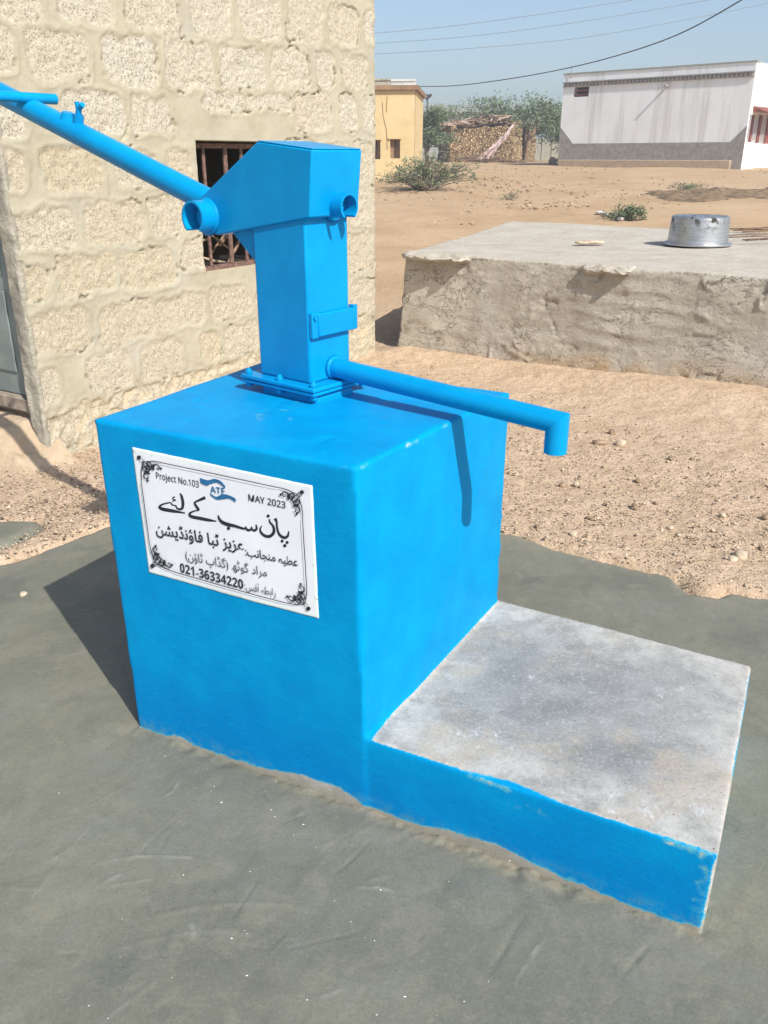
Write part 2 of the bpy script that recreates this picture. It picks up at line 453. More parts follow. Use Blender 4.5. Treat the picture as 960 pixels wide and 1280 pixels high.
n.color(c); n.bump(n.noise(6, 6), .1, .02); M['white'] = n.m
n = NT('cement_dado', .95, .1)
c = n.mix(n.ramp(n.noise(6, 6, .7), .3, .7), (.24, .225, .20), (.38, .355, .32))
drip = n.ramp(n.noise(2.5, 2, .5, None, (1, 1, .05)), .70, .74)
n.color(n.mix(n.math('MULTIPLY', drip, .7), c, (.5, .48, .44))); n.bump(n.noise(20, 5), .5, .03); M['dado'] = n.m
n = NT('yellow_wash', .9, .15)
c = n.mix(n.ramp(n.noise(1.2, 5, .6), .3, .7), (.56, .43, .22), (.64, .50, .28))
c = n.mix(n.math('MULTIPLY', n.ramp(n.noise(1.5, 6, .7), .55, .72), .5), c, (.58, .49, .34))
n.color(c); n.bump(n.noise(8, 6), .25, .03); M['yellow'] = n.m
M['trim'] = simple('brown_cornice', (.27, .17, .10), .2, 4)
M['redwood'] = simple('red_brown_wood', (.22, .065, .045), .3, 5, .8)
M['greywall'] = plaster('faded_grey_wall', (.27, .285, .25), (.34, .35, .30), .6, .2, 3)
M['greyroof'] = plaster('faded_grey_roof', (.20, .205, .185), (.27, .27, .245), .6, .2, 3)
M['lattice'] = simple('white_lattice_paint', (.62, .60, .56), .1, 5)
n = NT('stacked_stone', .95, .1)
v = n.voro(8.5); vc = n.voro(8.5, 'F1', 'Color')
sep = n.t.nodes.new('ShaderNodeSeparateColor'); n.t.links.new(vc, sep.inputs[0])
c = n.mix(sep.outputs[0], (.25, .15, .075), (.58, .41, .23))
gap = n.ramp(n.voro(8.5, 'DISTANCE_TO_EDGE'), .0, .16, True)
pl_ = n.attr('pale')
c = n.mix(n.math('MULTIPLY', pl_, .75), c, n.mix(n.ramp(n.noise(3, 5), .3, .7), (.42, .30, .16), (.55, .42, .25)))
n.color(n.mix(n.math('MULTIPLY', gap, n.math('SUBTRACT', .9, n.math('MULTIPLY', pl_, .6))), c, (.06, .038, .02))); n.bump(n.math('SUBTRACT', n.noise(9, 5), gap), .9, .06); M['stack'] = n.m
M['cloth'] = simple('faded_pink_cloth', (.50, .38, .35), .35, 4, .9)
M['plasticbag'] = simple('white_plastic_litter', (.72, .72, .72), .1, 20, .5)
M['mound'] = simple('dark_crumbly_earth', (.20, .135, .075), .4, 6, .95, .8)
M['rubber'] = simple('dusty_rubber', (.20, .15, .12), .3, 20, .9)

# ------------------------------------------------------------------ terrain
TY = np.array([-50, 6.5, 10, 15, 20, 28, 36, 42, 50, 80, 1500.]); TZ = np.array([0, 0, .13, .30, .50, .78, 1.03, 1.12, 1.19, 1.22, 1.22])
def terr(x, y):
    return np.interp(y, TY, TZ)
def at(u, v):
    d = ray(u, v); ys = np.arange(1, 200, .05)
    P = CAM + d[None] * (ys / d[1])[:, None]
    dz = P[:, 2] - terr(P[:, 0], P[:, 1])
    i = np.argmax(dz < 0)
    return P[i if dz[i] < 0 else -1]

def haze():
    m = bpy.data.materials.new('haze'); m.use_nodes = True; t = m.node_tree; t.nodes.clear()
    o_ = t.nodes.new('ShaderNodeOutputMaterial'); v = t.nodes.new('ShaderNodeVolumePrincipled')
    v.inputs['Color'].default_value = (.90, .94, .97, 1); v.inputs['Density'].default_value = .0035; v.inputs['Anisotropy'].default_value = .2
    t.links.new(v.outputs[0], o_.inputs['Volume'])
    mb = MB(); mb.box((-425, -25, -1.2), (850, 0, 0), (0, 480, 0), (0, 0, 18))
    tag(mb.build('haze', m), kind='stuff')
haze()

# apron outline (ground positions)
pad_px = [(-420, 760), (-200, 735), (-60, 716), (0, 703), (46, 692), (84, 676), (135, 656)]
pad_poly = [G(u, v)[:2] for u, v in pad_px] + [(-.9, 3.48), (-.35, 3.52), (.2, 3.42)] + \
    [G(u, v)[:2] for u, v in [(600, 660), (640, 667), (673, 678), (743, 695), (800, 709), (847, 720), (868, 738), (897, 744), (907, 737), (960, 745), (1100, 772), (1300, 800)]] + \
    [(2.6, 2.0), (2.4, .0), (2.0, -.9), (-2.0, -.9), (-2.6, .6)]
patch_poly = [G(u, v)[:2] for u, v in [(-90, 665), (-40, 655), (15, 649), (47, 651), (48, 660), (25, 672), (0, 681), (-70, 690)]]

def ground():
    ys = np.concatenate([np.arange(-8, 1.0, 1.0), np.arange(1, 2.4, .2), np.arange(2.4, 8, .022), np.arange(8, 20, .09), np.arange(20, 62, .5), np.geomspace(63, 440, 20)])
    xs = np.concatenate([-np.geomspace(400, 4.2, 40), np.arange(-4, 4, .028), np.geomspace(4.2, 400, 70)])
    X, Y = np.meshgrid(xs, ys); P2 = np.stack([X.ravel(), Y.ravel()], -1)
    P3 = np.column_stack([P2, np.zeros(len(P2))])
    z = terr(P2[:, 0], P2[:, 1])
    far = sstep(7, 16, P2[:, 1])
    z = z + fbm(P3, .35, 4, 3) * .07 * far
    nearw = sstep(9, 6, P2[:, 1])
    n1 = fbm(P3, 2.2, 5, 11); n2 = fbm(P3, 14, 3, 21)
    z = z + (n1 * .011 + n2 * .006 + vn(P3, 33, 25) * .0035) * (1 - .3 * far)
    sdp = np.minimum(sd_poly(P2, pad_poly), sd_poly(P2, patch_poly))
    w = sstep(-.05, .06, sdp + n2 * .02)
    z = z * w + (1 - w) * -.09
    # bank of sand against the mud platform's foot
    a = np.array([.05, 7.05]); dd = np.array([2.31, -1.89]); L = np.linalg.norm(dd); dd /= L; nn = np.array([dd[1], -dd[0]])
    q = (P2 - a) @ dd; r = (P2 - a) @ nn
    z = z + .06 * sstep(.9, 0, r) * sstep(.6, 2.9, q) * (r > -.6) * (q < 6) + .05 * sstep(.25, 0, r) * sstep(-.1, .2, q) * (r > -.6) * (q < 6)
    # door step mound by the house's left corner
    c = G(18, 556)[:2] + np.array([-.15, .15])
    d = np.hypot((P2[:, 0] - c[0]) / 1.1, P2[:, 1] - c[1])
    z = z + .10 * sstep(.42, .05, d + n1 * .12) * nearw
    near = sstep(11, 6.5, P2[:, 1])
    o = mesh_np('ground', np.column_stack([P2, z]), grid_faces(len(xs), len(ys)), M['sand'], attrs={'near': near})
    tag(o, kind='structure')
ground()

def pad():
    xs = np.concatenate([np.arange(-2.7, -1.0, .022), np.arange(-1.0, 1.1, .0048), np.arange(1.1, 2.75, .022)]); ys = np.concatenate([np.arange(-.9, .5, .05), np.arange(.5, 1.8, .0048), np.arange(1.8, 3.75, .012)])
    X, Y = np.meshgrid(xs, ys); P2 = np.stack([X.ravel(), Y.ravel()], -1); P3 = np.column_stack([P2, np.zeros(len(P2))])
    s = sd_poly(P2, pad_poly) + fbm(P3, 7, 4, 31) * .035
    z = -.055 + .058 * sstep(.03, -.035, s)
    z += fbm(P3, 1.3, 2, 41) * .0022 + fbm(P3, 14, 3, 43) * .0014 + np.clip(fbm(P3, 5, 3, 47) - .22, 0, 1) * .012; scr = np.zeros(len(z))
    # trowel sweeps: long shallow ridges following arcs
    for cx, cy, r0, a0, a1, h, w in [(-.30, .75, .62, 1.25, 2.0, .006, .006), (-.35, .80, .50, 1.3, 2.1, .004, .006), (.10, .2, .85, 1.2, 1.75, .003, .008), (-1.0, 1.0, .7, .6, 1.5, .003, .01), (.9, .6, .5, 1.7, 2.6, .003, .01), (-.2, 1.6, .9, 3.3, 4.0, .004, .008)]:
        dx = P2[:, 0] - cx; dy = P2[:, 1] - cy; r = np.hypot(dx, dy); an = np.mod(np.arctan2(dy, dx), 2 * math.pi)
        g_ = np.exp(-((r - r0) / w) ** 2) * sstep(a0, a0 + .25, an) * sstep(a1, a1 - .25, an); z += h * .25 * g_; scr = np.maximum(scr, g_ * .25)
    rr = random.Random(5)
    for k in range(60):
        u = rr.uniform(-60, 1000); v = rr.uniform(700, 1290)
        p = G(u, v)[:2]; q = rr.uniform(0, math.pi) if rr.random() < .4 else rr.gauss(.9, .3)
        d = np.array([math.cos(q), math.sin(q)]); e = np.array([-d[1], d[0]]); L = rr.choice((.03, .05, .08, .14)) * rr.uniform(.7, 1.3)
        a = (P2 - p) @ d; b = (P2 - p) @ e + .6 * a * a
        sg = rr.choice((-1, 1, 1)); g_ = np.exp(-(b / rr.uniform(.004, .006)) ** 2) * sstep(L, 0, np.abs(a)); z += sg * rr.uniform(.0004, .0012) * g_; scr = np.maximum(scr, g_ * (.35 if sg > 0 else 0))
    # marks left by the trowel, surveyed one by one
    for pts, w, lift in [([(108, 1086), (150, 1074), (198, 1071), (250, 1075), (303, 1086)], .0050, 1), ([(117, 1113), (140, 1098), (178, 1086)], .0046, 1), ([(128, 1111), (165, 1103), (206, 1098)], .0036, 1),
            ([(56, 1082), (85, 1062), (119, 1028)], .0044, 1), ([(336, 1199), (350, 1180), (366, 1165)], .0042, 1), ([(392, 1250), (412, 1244), (436, 1236)], .0036, 1), ([(198, 1070), (206, 1052), (214, 1036)], .005, -1),
            ([(410, 1100), (440, 1075), (470, 1044)], .005, -1), ([(284, 1158), (305, 1128), (328, 1094)], .006, -1), ([(62, 1195), (85, 1193), (110, 1194)], .005, -1), ([(603, 1236), (640, 1170), (662, 1135)], .008, -1), ([(640, 1236), (668, 1190), (690, 1160)], .005, 1),
            ([(200, 1000), (215, 990), (226, 975)], .004, 1), ([(450, 1105), (475, 1098), (498, 1105)], .010, 1), ([(440, 1112), (470, 1110), (500, 1118)], .006, 1), ([(770, 1230), (800, 1195), (818, 1175)], .005, -1), ([(180, 1120), (200, 1135), (215, 1165)], .012, 1), ([(235, 1150), (242, 1165), (236, 1178)], .010, 1), ([(0, 1108), (30, 1112), (60, 1112)], .008, 1), ([(350, 1190), (390, 1180), (470, 1160)], .003, -1)]:
        P_ = spline([G(*q) for q in pts], 6)[:, :2]; best = np.full(len(z), 9.0); al = np.zeros(len(z)); nP = len(P_) - 1
        for i_, (a, b) in enumerate(zip(P_[:-1], P_[1:])):
            e_ = b - a; tt = np.clip(((P2 - a) @ e_) / (e_ @ e_), 0, 1); dd_ = np.hypot(*(P2 - a - tt[:, None] * e_).T); m_ = dd_ < best; al = np.where(m_, (i_ + tt) / nP, al); best = np.minimum(best, dd_)
        g_ = np.exp(-(best / (w * .72)) ** 2) * sstep(-.02, .35, al) * sstep(1.02, .65, al) * (.65 + .35 * sstep(-.2, .2, fbm(P3, 25, 2, 59))); z += (.0016 if lift > 0 else -.0026) * g_; scr = np.maximum(scr, g_ * (1.0 if lift > 0 else 0))
    # gutter of rougher mortar along the plinth's foot
    fr = np.array(A_b[:2]); fd = np.array(F_b[:2]) - fr; L = np.linalg.norm(fd); fd /= L; fn_ = np.array([fd[1], -fd[0]])
    q = (P2 - fr) @ fd; r = (P2 - fr) @ fn_
    near = sstep(.045, .0, r + fbm(P3, 9, 3, 51) * .03) * (r > -.1) * sstep(-.06, .02, q) * sstep(L + .05, L - .02, q)
    z += near * (fbm(P3, 30, 4, 53) * .010 - .003)
    dry = .7 * near * sstep(.25, .6, q) + .9 * sstep(-.10, 0, s) * (P2[:, 1] > 2.3)
    keep = s < .12
    F = grid_faces(len(xs), len(ys)); F = F[keep[F].all(1)]
    o = mesh_np('concrete_apron', np.column_stack([P2, z]), F, M['pad'], attrs={'dry': np.clip(dry, 0, 1), 'scr': scr * sstep(-.1, .3, fbm(P3, 30, 3, 57))})
    tag(o, kind='structure')
    # small damp patch of spilled cement at the left
    xs = np.arange(-3.0, -1.2, .015); ys = np.arange(3.0, 3.9, .015)
    X, Y = np.meshgrid(xs, ys); P2 = np.stack([X.ravel(), Y.ravel()], -1); P3 = np.column_stack([P2, np.zeros(len(P2))])
    s = sd_poly(P2, patch_poly) + fbm(P3, 6, 3, 61) * .04
    z = -.05 + .058 * sstep(.03, -.04, s) + fbm(P3, 10, 3, 63) * .003
    F = grid_faces(len(xs), len(ys)); F = F[(s < .12)[F].all(1)]
    tag(mesh_np('cement_spill', np.column_stack([P2, z]), F, M['pad'], attrs={'dry': np.zeros(len(z)), 'scr': np.zeros(len(z))}), kind='structure')

# ------------------------------------------------------------------ the plinth
A_b = G(173, 909); A_t = G(117, 524, .9); B_t = G(445, 585, .9); C_t = G(638, 490, .9)
E1 = G(458, 925, .214); E4 = G(622, 748, .214); E2 = G(898, 1070, .214); E3 = G(940, 832, .214)
F_b = G(877, 1168); D_t = G(328, 452, .9)
B_b = E1 + (B_t - A_t) * 0; B_b[2] = 0
pad()

PLV = []
def plinth():
    root = thing('pump_plinth', 'sky blue painted concrete block with low bare cement step on the grey apron', 'plinth', A_b)
    dn = np.array([0, 0, -.06])
    D_b = A_b + (D_t - A_t); C_b = E4.copy(); C_b[2] = 0; G_b = E3.copy(); G_b[2] = 0; G_b = G_b + (F_b - E2) * np.array([1, 1, 0])
    A0 = A_b + dn + (A_b - A_t) * .05 * np.array([1, 1, 0]); bb = B_b + dn
    # tall block
    mb = MB(); mb.hexa([A_b + dn, bb, C_b + dn, D_b + dn, A_t, B_t, C_t, D_t])
    # step overlaps into the block a little so that the remesh joins them
    i1 = E1 + (A_b - F_b) / np.linalg.norm(A_b - F_b) * .10 + np.array([0, 0, 0.0]); i1 = A_b + (F_b - A_b) * .55
    into = (D_t - A_t); into = into / np.linalg.norm(into)
    s1 = E1 + (E1 - E2) * .12; s4 = E4 + (E4 - E3) * .12
    sb1 = s1.copy(); sb1[2] = -.06; sb4 = s4.copy(); sb4[2] = -.06
    mb.hexa([sb1 + into * .004, F_b + dn, G_b + dn, sb4 - into * .01, s1 + into * .004, E2, E3, s4 - into * .01])
    o = mb.build('tmp', M['plinth'])
    rm = o.modifiers.new('r', 'REMESH'); rm.mode = 'VOXEL'; rm.voxel_size = .0072
    sm = o.modifiers.new('s', 'SMOOTH'); sm.factor = .5; sm.iterations = 3
    dg = bpy.context.evaluated_depsgraph_get(); dg.update()
    me = bpy.data.meshes.new_from_object(o.evaluated_get(dg))
    nv = len(me.vertices); V = np.empty(nv * 3, np.float32); me.vertices.foreach_get('co', V); V = V.reshape(-1, 3).astype(float) + np.array(o.location)
    N = np.empty(nv * 3, np.float32); me.vertices.foreach_get('normal', N); N = N.reshape(-1, 3)
    F = np.array([tuple(p.vertices) for p in me.polygons if len(p.vertices) == 4])
    bpy.data.objects.remove(o)
    # hand-finished surface
    V = V + N * (fbm(V, 2.5, 3, 71) * .0032 + fbm(V, 11, 3, 73) * .0009 - np.clip(fbm(V, 16, 3, 75) - .35, 0, 1) * .02 * sstep(.87, .90, V[:, 2]))[:, None]
    fd = (F_b - A_b)[:2]; L = np.linalg.norm(fd); fd = fd / L; bd = np.array([-fd[1], fd[0]])
    s = (V[:, :2] - A_b[:2]) @ fd; t = (V[:, :2] - A_b[:2]) @ bd; z = V[:, 2]
    sW = (E1 - A_b)[:2] @ fd; depth = (E4 - E1)[:2] @ bd
    h0 = np.interp(s / L, [0, .1, .22, .30, .36, .43, .47, .56, .62, .70, .75, .80, 1.], [.000, .006, .007, .014, .036, .040, .012, .008, .026, .036, .012, .004, .004])
    paint = .5 + (z - h0) / .022
    isstep = s > sW - .006
    top = isstep & (z > .19) & (z < .25)
    # top of the step bare, with blue slopped over its front edge
    lip = np.interp(s, [sW, sW + .12, sW + .25, sW + .36, sW + .5, L], [.000, .004, .006, .022, .004, .006])
    tf = t * 1.0
    ptop = .62 - (tf - lip) / .02
    ptop = np.where((s < sW + .03), np.maximum(ptop, .5 + (sW + .012 - s) / .012), ptop)
    flat = sstep(.45, .75, N[:, 2]) * isstep * (z < .3)
    front = np.clip(paint, 0, 1.2)
    worn = .45 * np.exp(-(((s / L) - .74) / .09) ** 2 - ((z - .17) / .03) ** 2) + .5 * np.exp(-(((s / L) - .99) / .02) ** 2)
    worn = worn + .75 * np.exp(-((z - .206) / .011) ** 2) * sstep(.02, .3, fbm(V, 8, 3, 88)) + .5 * np.exp(-((z - .02) / .02) ** 2) * sstep(.1, .4, fbm(V, 7, 3, 89))
    front = front - np.clip(worn, 0, .62) * np.where(isstep, 1, (z < .1))
    p = front * (1 - flat) + np.clip(ptop, 0, 1) * flat
    p = p - .75 * np.exp(-((z - .893) / .010) ** 2) * sstep(.18, .5, fbm(V, 13, 3, 87)) * (t < .5)
    right = (N[:, 0] * fd[0] + N[:, 1] * fd[1] > .6) & (z < .25)
    p = np.where(right & (s > L - .1), .46 + .55 * fbm(V, 8, 3, 81) + .25 * sstep(.10, .02, z), p)
    PLV.append(V); PLV.append(F); mid = sstep(.06, .2, t) * sstep(depth - .05, depth - .25, t) * sstep(sW + .02, sW + .2, s) * sstep(L + .02, L - .15, s) * (.7 + .5 * fbm(V, 4, 3, 83))
    foot = sstep(.06, .0, z) + 0 * z
    deep = sstep(.34, .10, z - .12 * fbm(V, 3, 3, 85)) * (t < .06)  # low front mask: shade painted into the blue, also limits the flecks
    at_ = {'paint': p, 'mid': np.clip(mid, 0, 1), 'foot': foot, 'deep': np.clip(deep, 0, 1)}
    fc = V[F].mean(1); fs_ = (fc[:, :2] - A_b[:2]) @ fd
    st = (fs_ > sW) & (fc[:, 2] < .214 + .03) & ~((fc[:, 2] > .222) & (fs_ < sW + .012))
    for nm, sel in (('block', ~st), ('step', st)):
        Fi = F[sel]; used = np.unique(Fi); mp = np.full(nv, -1); mp[used] = np.arange(len(used))
        mesh_np(nm, V[used], mp[Fi], M['plinth'], root, True, {k: a[used] for k, a in at_.items()})
plinth()

# ------------------------------------------------------------------ painted sign on the plinth's front
FN = np.cross(E1 - A_b, A_t - A_b); FN = FN / np.linalg.norm(FN)
if FN[1] > 0: FN = -FN
BV = BVHTree.FromPolygons(PLV[0].tolist(), PLV[1].tolist())
def on_surface(P_, off):
    P_ = P_ - FN * np.dot(P_ - A_b, FN)
    h = BV.ray_cast(Vector((P_ + FN * .1).tolist()), Vector((-FN).tolist()), .3)
    return (np.array(h[0]) if h[0] is not None else P_) + FN * off
def SG(u, v, off=0.0):
    return on_surface(PL(u, v, A_b, FN), off)
def zs(x, y): return (x / 3.5556 + 150, y / 3.5556 + 540)        # 270 px wide survey crop
SHAPE = {}
for cp in list(range(0xFB50, 0xFDFF)) + list(range(0xFE70, 0xFEFF)):
    dcm = unicodedata.decomposition(chr(cp)).split()
    if len(dcm) == 2 and dcm[0] in ('<isolated>', '<initial>', '<medial>', '<final>'):
        SHAPE.setdefault(chr(int(dcm[1], 16)), {})[dcm[0][1:-1]] = chr(cp)
def shape_urdu(txt):
    out = []
    for i, ch in enumerate(txt):
        f = SHAPE.get(ch)
        if not f: out.append(ch); continue
        pv = SHAPE.get(txt[i - 1]) if i else None; nx = SHAPE.get(txt[i + 1]) if i + 1 < len(txt) else None
        jp = bool(pv and 'initial' in pv and 'final' in f); jn = bool(nx and 'initial' in f and 'final' in nx)
        out.append(f['medial'] if jp and jn and 'medial' in f else f['final'] if jp else f['initial'] if jn else f.get('isolated', ch))
    mir = {'(': ')', ')': '('}
    return ''.join(mir.get(c, c) for c in reversed(out))
def sans(t, bold=False):
    o = ''
    for c in t:
        if 'A' <= c <= 'Z': o += chr((0x1D5D4 if bold else 0x1D5A0) + ord(c) - 65)
        elif 'a' <= c <= 'z': o += chr((0x1D5EE if bold else 0x1D5BA) + ord(c) - 97)
        elif c.isdigit(): o += chr((0x1D7EC if bold else 0x1D7E2) + int(c))
        else: o += c
    return o
LAY = [0.0]
def letters(name, txt, a, b, hpx, mat, parent, bold=0.0, slant=0.0):
    """text laid along the sign from photo point a to b (survey crop px), hpx = height of a capital / alif"""
    cu = bpy.data.curves.new(name, 'FONT'); cu.body = txt; cu.offset = bold; cu.resolution_u = 4
    o = bpy.data.objects.new('tmp', cu); COL.objects.link(o)
    dg = bpy.context.evaluated_depsgraph_get(); dg.update()
    me = bpy.data.meshes.new_from_object(o.evaluated_get(dg)); bpy.data.objects.remove(o)
    V = np.array([v.co[:] for v in me.vertices]); F = [tuple(p.vertices) for p in me.polygons]
    x0, x1 = V[:, 0].min(), V[:, 0].max(); cap = .70
    pa_, pb_ = SG(*zs(*a)), SG(*zs(*b)); ex_ = pb_ - pa_
    L = np.linalg.norm(ex_); ux = ex_ / L; uy = np.cross(FN, ux); uy = uy if uy[2] > 0 else -uy
    h = np.linalg.norm(SG(*zs(a[0], a[1] - hpx)) - pa_)
    LAY[0] += .00012
    W = pa_ + np.outer((V[:, 0] - x0) / (x1 - x0) * L + slant * V[:, 1], ux) + np.outer(V[:, 1] / cap * h, uy)
    W = np.array([on_surface(q_, .0022 + LAY[0]) for q_ in W])
    mb = MB(); mb.add(W, F); return mb.build(name, mat, parent, fix=False)
def strokes(name, ss, mat, parent, conv):
    """pen strokes: list of (points, widths) in survey pixels"""
    mb = MB()
    for pts, w in ss:
        LAY[0] += .00005
        if len(pts) == 1:     # dot
            u, v = pts[0]; ring = [(u + w * math.cos(k / 10 * 2 * math.pi), v + w * math.sin(k / 10 * 2 * math.pi)) for k in range(10)]
            mb.add([SG(*conv(*q), .0022 + LAY[0]) for q in ring], [tuple(range(10))]); continue
        P = spline(pts, 7); n_ = len(P)
        ws = np.interp(np.linspace(0, 1, n_), np.linspace(0, 1, len(w)), w) if not np.isscalar(w) else np.full(n_, w)
        T = np.gradient(P, axis=0); T /= np.linalg.norm(T, axis=1)[:, None] + 1e-9; Nn = np.stack([-T[:, 1], T[:, 0]], -1)
        a = P + Nn * ws[:, None] / 2; b = P - Nn * ws[:, None] / 2
        vs = []
        for i in range(n_):
            off = .0022 + LAY[0] + i * 4e-7
            vs += [SG(*conv(*a[i]), off), SG(*conv(*b[i]), off)]
        mb.add(vs, [(2 * i, 2 * i + 1, 2 * i + 3, 2 * i + 2) for i in range(n_ - 1)])
    return mb.build(name, mat, parent, fix=False)
def sign():
    c4 = [SG(165, 557), SG(396, 604), SG(402, 773), SG(186, 716)]
    root = thing('painted_sign', 'white sign with black Urdu lettering on the front of the blue block', 'sign', (c4[2] + c4[3]) / 2)
    nu, nv = 120, 90
    U, Vv = np.meshgrid(np.linspace(0, 1, nu), np.linspace(0, 1, nv)); U = U.ravel(); Vv = Vv.ravel()
    P = (np.outer((1 - U) * (1 - Vv), c4[0]) + np.outer(U * (1 - Vv), c4[1]) + np.outer(U * Vv, c4[2]) + np.outer((1 - U) * Vv, c4[3]))
    eu = (c4[1] - c4[0]) / np.linalg.norm(c4[1] - c4[0]); ev = (c4[3] - c4[0]) / np.linalg.norm(c4[3] - c4[0])
    # hand-cut edges
    jit = fbm(P, 40, 3, 91) * .0030
    P = P + np.outer(jit * ((U < .001) | (U > .999)), eu) + np.outer(jit * ((Vv < .001) | (Vv > .999)), ev)
    ed = np.minimum(np.minimum(U, 1 - U) * 1.4, np.minimum(Vv, 1 - Vv))
    edge = sstep(.06, .0, ed)
    rim = (U < .001) | (U > .999) | (Vv < .001) | (Vv > .999)
    P = np.array([on_surface(p_, -.003 if r_ else .0018) for p_, r_ in zip(P, rim)])
    mesh_np('board', P, grid_faces(nu, nv), M['board'], root, True, {'edge': edge})
    K = M['ink']
    z1 = lambda x, y: (x / 7.385 + 160, y / 7.385 + 550)
    z2 = lambda x, y: (x / 7.385 + 280, y / 7.385 + 590)
    # large first line, pen strokes
    s1 = [([(497, 484), (512, 515), (524, 575), (516, 622), (490, 632), (468, 622), (455, 598)], [8, 17, 19, 17, 13, 11, 9]),
          ([(458, 600), (420, 590), (408, 572), (350, 582), (312, 600), (308, 618), (345, 634), (430, 648), (545, 667)], [8, 9, 8, 10, 13, 19, 22, 21, 7]),
          ([(450, 518), (430, 526), (436, 542), (458, 545)], [8, 8, 8, 6]), ([(424, 560), (458, 546)], [6, 8]),
          ([(735, 520), (700, 536), (655, 556), (634, 572), (646, 596), (668, 628), (670, 644)], [20, 17, 12, 12, 16, 18, 10]),
          ([(672, 640), (640, 644), (600, 660), (586, 678), (606, 698), (690, 714), (770, 728), (840, 738)], [8, 8, 12, 17, 20, 21, 18, 6])]
    s1 = [(p_, [q_ * 1.5 for q_ in w_] if not np.isscalar(w_) else w_ * 1.15) for p_, w_ in s1]
    strokes('urdu_heading_left', s1, K, root, z1)
    s2 = [([(500, 412), (514, 440), (518, 490), (530, 540), (552, 572), (588, 588), (618, 572), (628, 528)], [22, 13, 12, 14, 17, 18, 15, 7]),
          ([(566, 620)], 13), ([(612, 632)], 13), ([(590, 662)], 14),
          ([(447, 418), (452, 446), (476, 474), (490, 507), (484, 548), (446, 578), (398, 570), (366, 538), (362, 505), (378, 480)], [8, 11, 13, 16, 19, 19, 17, 14, 10, 5]),
          ([(436, 390)], 13),
          ([(322, 470), (328, 505), (312, 524), (288, 516), (280, 488)], [7, 14, 16, 13, 7]),
          ([(282, 492), (276, 514), (250, 522), (232, 508), (226, 486)], [7, 13, 16, 13, 7]),
          ([(228, 490), (216, 508), (180, 500), (120, 482), (60, 470), (10, 450), (-18, 420), (-30, 385)], [7, 13, 15, 18, 22, 21, 15, 7]),
          ([(68, 506)], 14)]
    s2 = [(p_, [q_ * 1.5 for q_ in w_] if not np.isscalar(w_) else w_ * 1.15) for p_, w_ in s2]
    strokes('urdu_heading_right', s2, K, root, z2)
    letters('project_number', sans('Project No.103'), (170, 203), (362, 243), 27, K, root, .008)
    letters('date', sans('MAY 2023'), (585, 298), (752, 331), 28, K, root, .012)
    letters('logo_letters', sans('ATF', True), (414, 263), (479, 271), 26, M['logo'], root, .0)
    lg = MB()
    def band(top, bot):
        LAY[0] += .0001
        a = spline(top, 6); b = spline(bot, 6)
        vs = [];
        for p_, q_ in zip(a, b): vs += [SG(*zs(*p_), .0022 + LAY[0]), SG(*zs(*q_), .0022 + LAY[0])]
        lg.add(vs, [(2 * i, 2 * i + 1, 2 * i + 3, 2 * i + 2) for i in range(len(a) - 1)])
    band([(366, 199), (400, 209), (430, 203), (458, 212), (481, 236)], [(369, 222), (398, 233), (428, 216), (454, 222), (478, 246)])
    band([(412, 219), (440, 213), (466, 226), (479, 240)], [(414, 226), (440, 219), (464, 231), (478, 243)])
    band([(412, 264), (438, 282), (468, 270), (500, 276), (528, 290)], [(415, 276), (442, 294), (472, 292), (500, 290), (527, 306)])
    lg.build('logo_waves', M['logo'], root, fix=False)
    letters('urdu_foundation', shape_urdu('عزیز ٹبا فاؤنڈیشن'), (168, 447), (566, 522), 46, K, root, .016)
    letters('urdu_donation', shape_urdu('عطیہ منجانب:'), (572, 539), (806, 588), 36, K, root, .009)
    letters('urdu_place', shape_urdu('مراد گوٹھ (گڈاپ ٹاؤن)'), (302, 561), (668, 634), 36, K, root, -.002)
    letters('telephone_number', sans('021-36334220', True), (277, 617), (562, 690), 38, K, root, .0)
    letters('urdu_contact', shape_urdu('رابطہ آفس:'), (568, 690), (706, 721), 32, K, root, -.004)
    # border frame and corner ornaments in the sign's own plane
    m4 = [np.array(p) for p in ((93.5, 110), (826, 258), (850, 775), (153, 590))]     # corner dots in survey px
    def uv2px(a, b):       # a, b in 0..1 between the dots
        return (1 - a) * (1 - b) * m4[0] + a * (1 - b) * m4[1] + a * b * m4[2] + (1 - a) * b * m4[3]
    orn = []
    half = [([(35, 0), (48, 28), (90, 22), (140, 8), (240, 0)], [3, 5, 6, 6, 5]),
            ([(45, 22), (42, 60), (62, 98), (100, 104), (130, 80), (128, 45), (102, 28), (80, 42), (82, 68), (102, 76), (112, 60)], [4, 6, 7, 7, 7, 7, 7, 7, 8, 9, 10]),
            ([(142, 40), (138, 66), (148, 100)], [10, 26, 8]),
            ([(140, 62), (160, 38), (192, 34), (210, 54), (198, 76), (178, 72)], [12, 9, 7, 7, 7, 8]),
            ([(225, 66)], 9)]
    sx = 1 / 760.0 / 2.25; sy = 1 / 500.0 / 2.25
    for cu_, cv_ in ((0, 0), (1, 0), (1, 1), (0, 1)):
        orn.append(([tuple(uv2px(cu_, cv_))], 10))
        for sw in (0, 1):
            for pts, w in half:
                q = []
                for (x, y) in pts:
                    x, y = (x, y) if not sw else (y, x)
                    a = x * sx; b = y * sy
                    q.append(tuple(uv2px(a if not cu_ else 1 - a, b if not cv_ else 1 - b)))
                orn.append((q, [k_ * .68 for k_ in w] if not np.isscalar(w) else w * .6))
    e = 240 * sx; e2 = 240 * sy
    for a, b in (((e, 0), (1 - e, 0)), ((e, 1), (1 - e, 1)), ((0, e2), (0, 1 - e2)), ((1, e2), (1, 1 - e2))):
        orn.append(([tuple(uv2px(*a)), tuple(uv2px((a[0] + b[0]) / 2, (a[1] + b[1]) / 2)), tuple(uv2px(*b))], [3.6, 4.0, 3.6]))
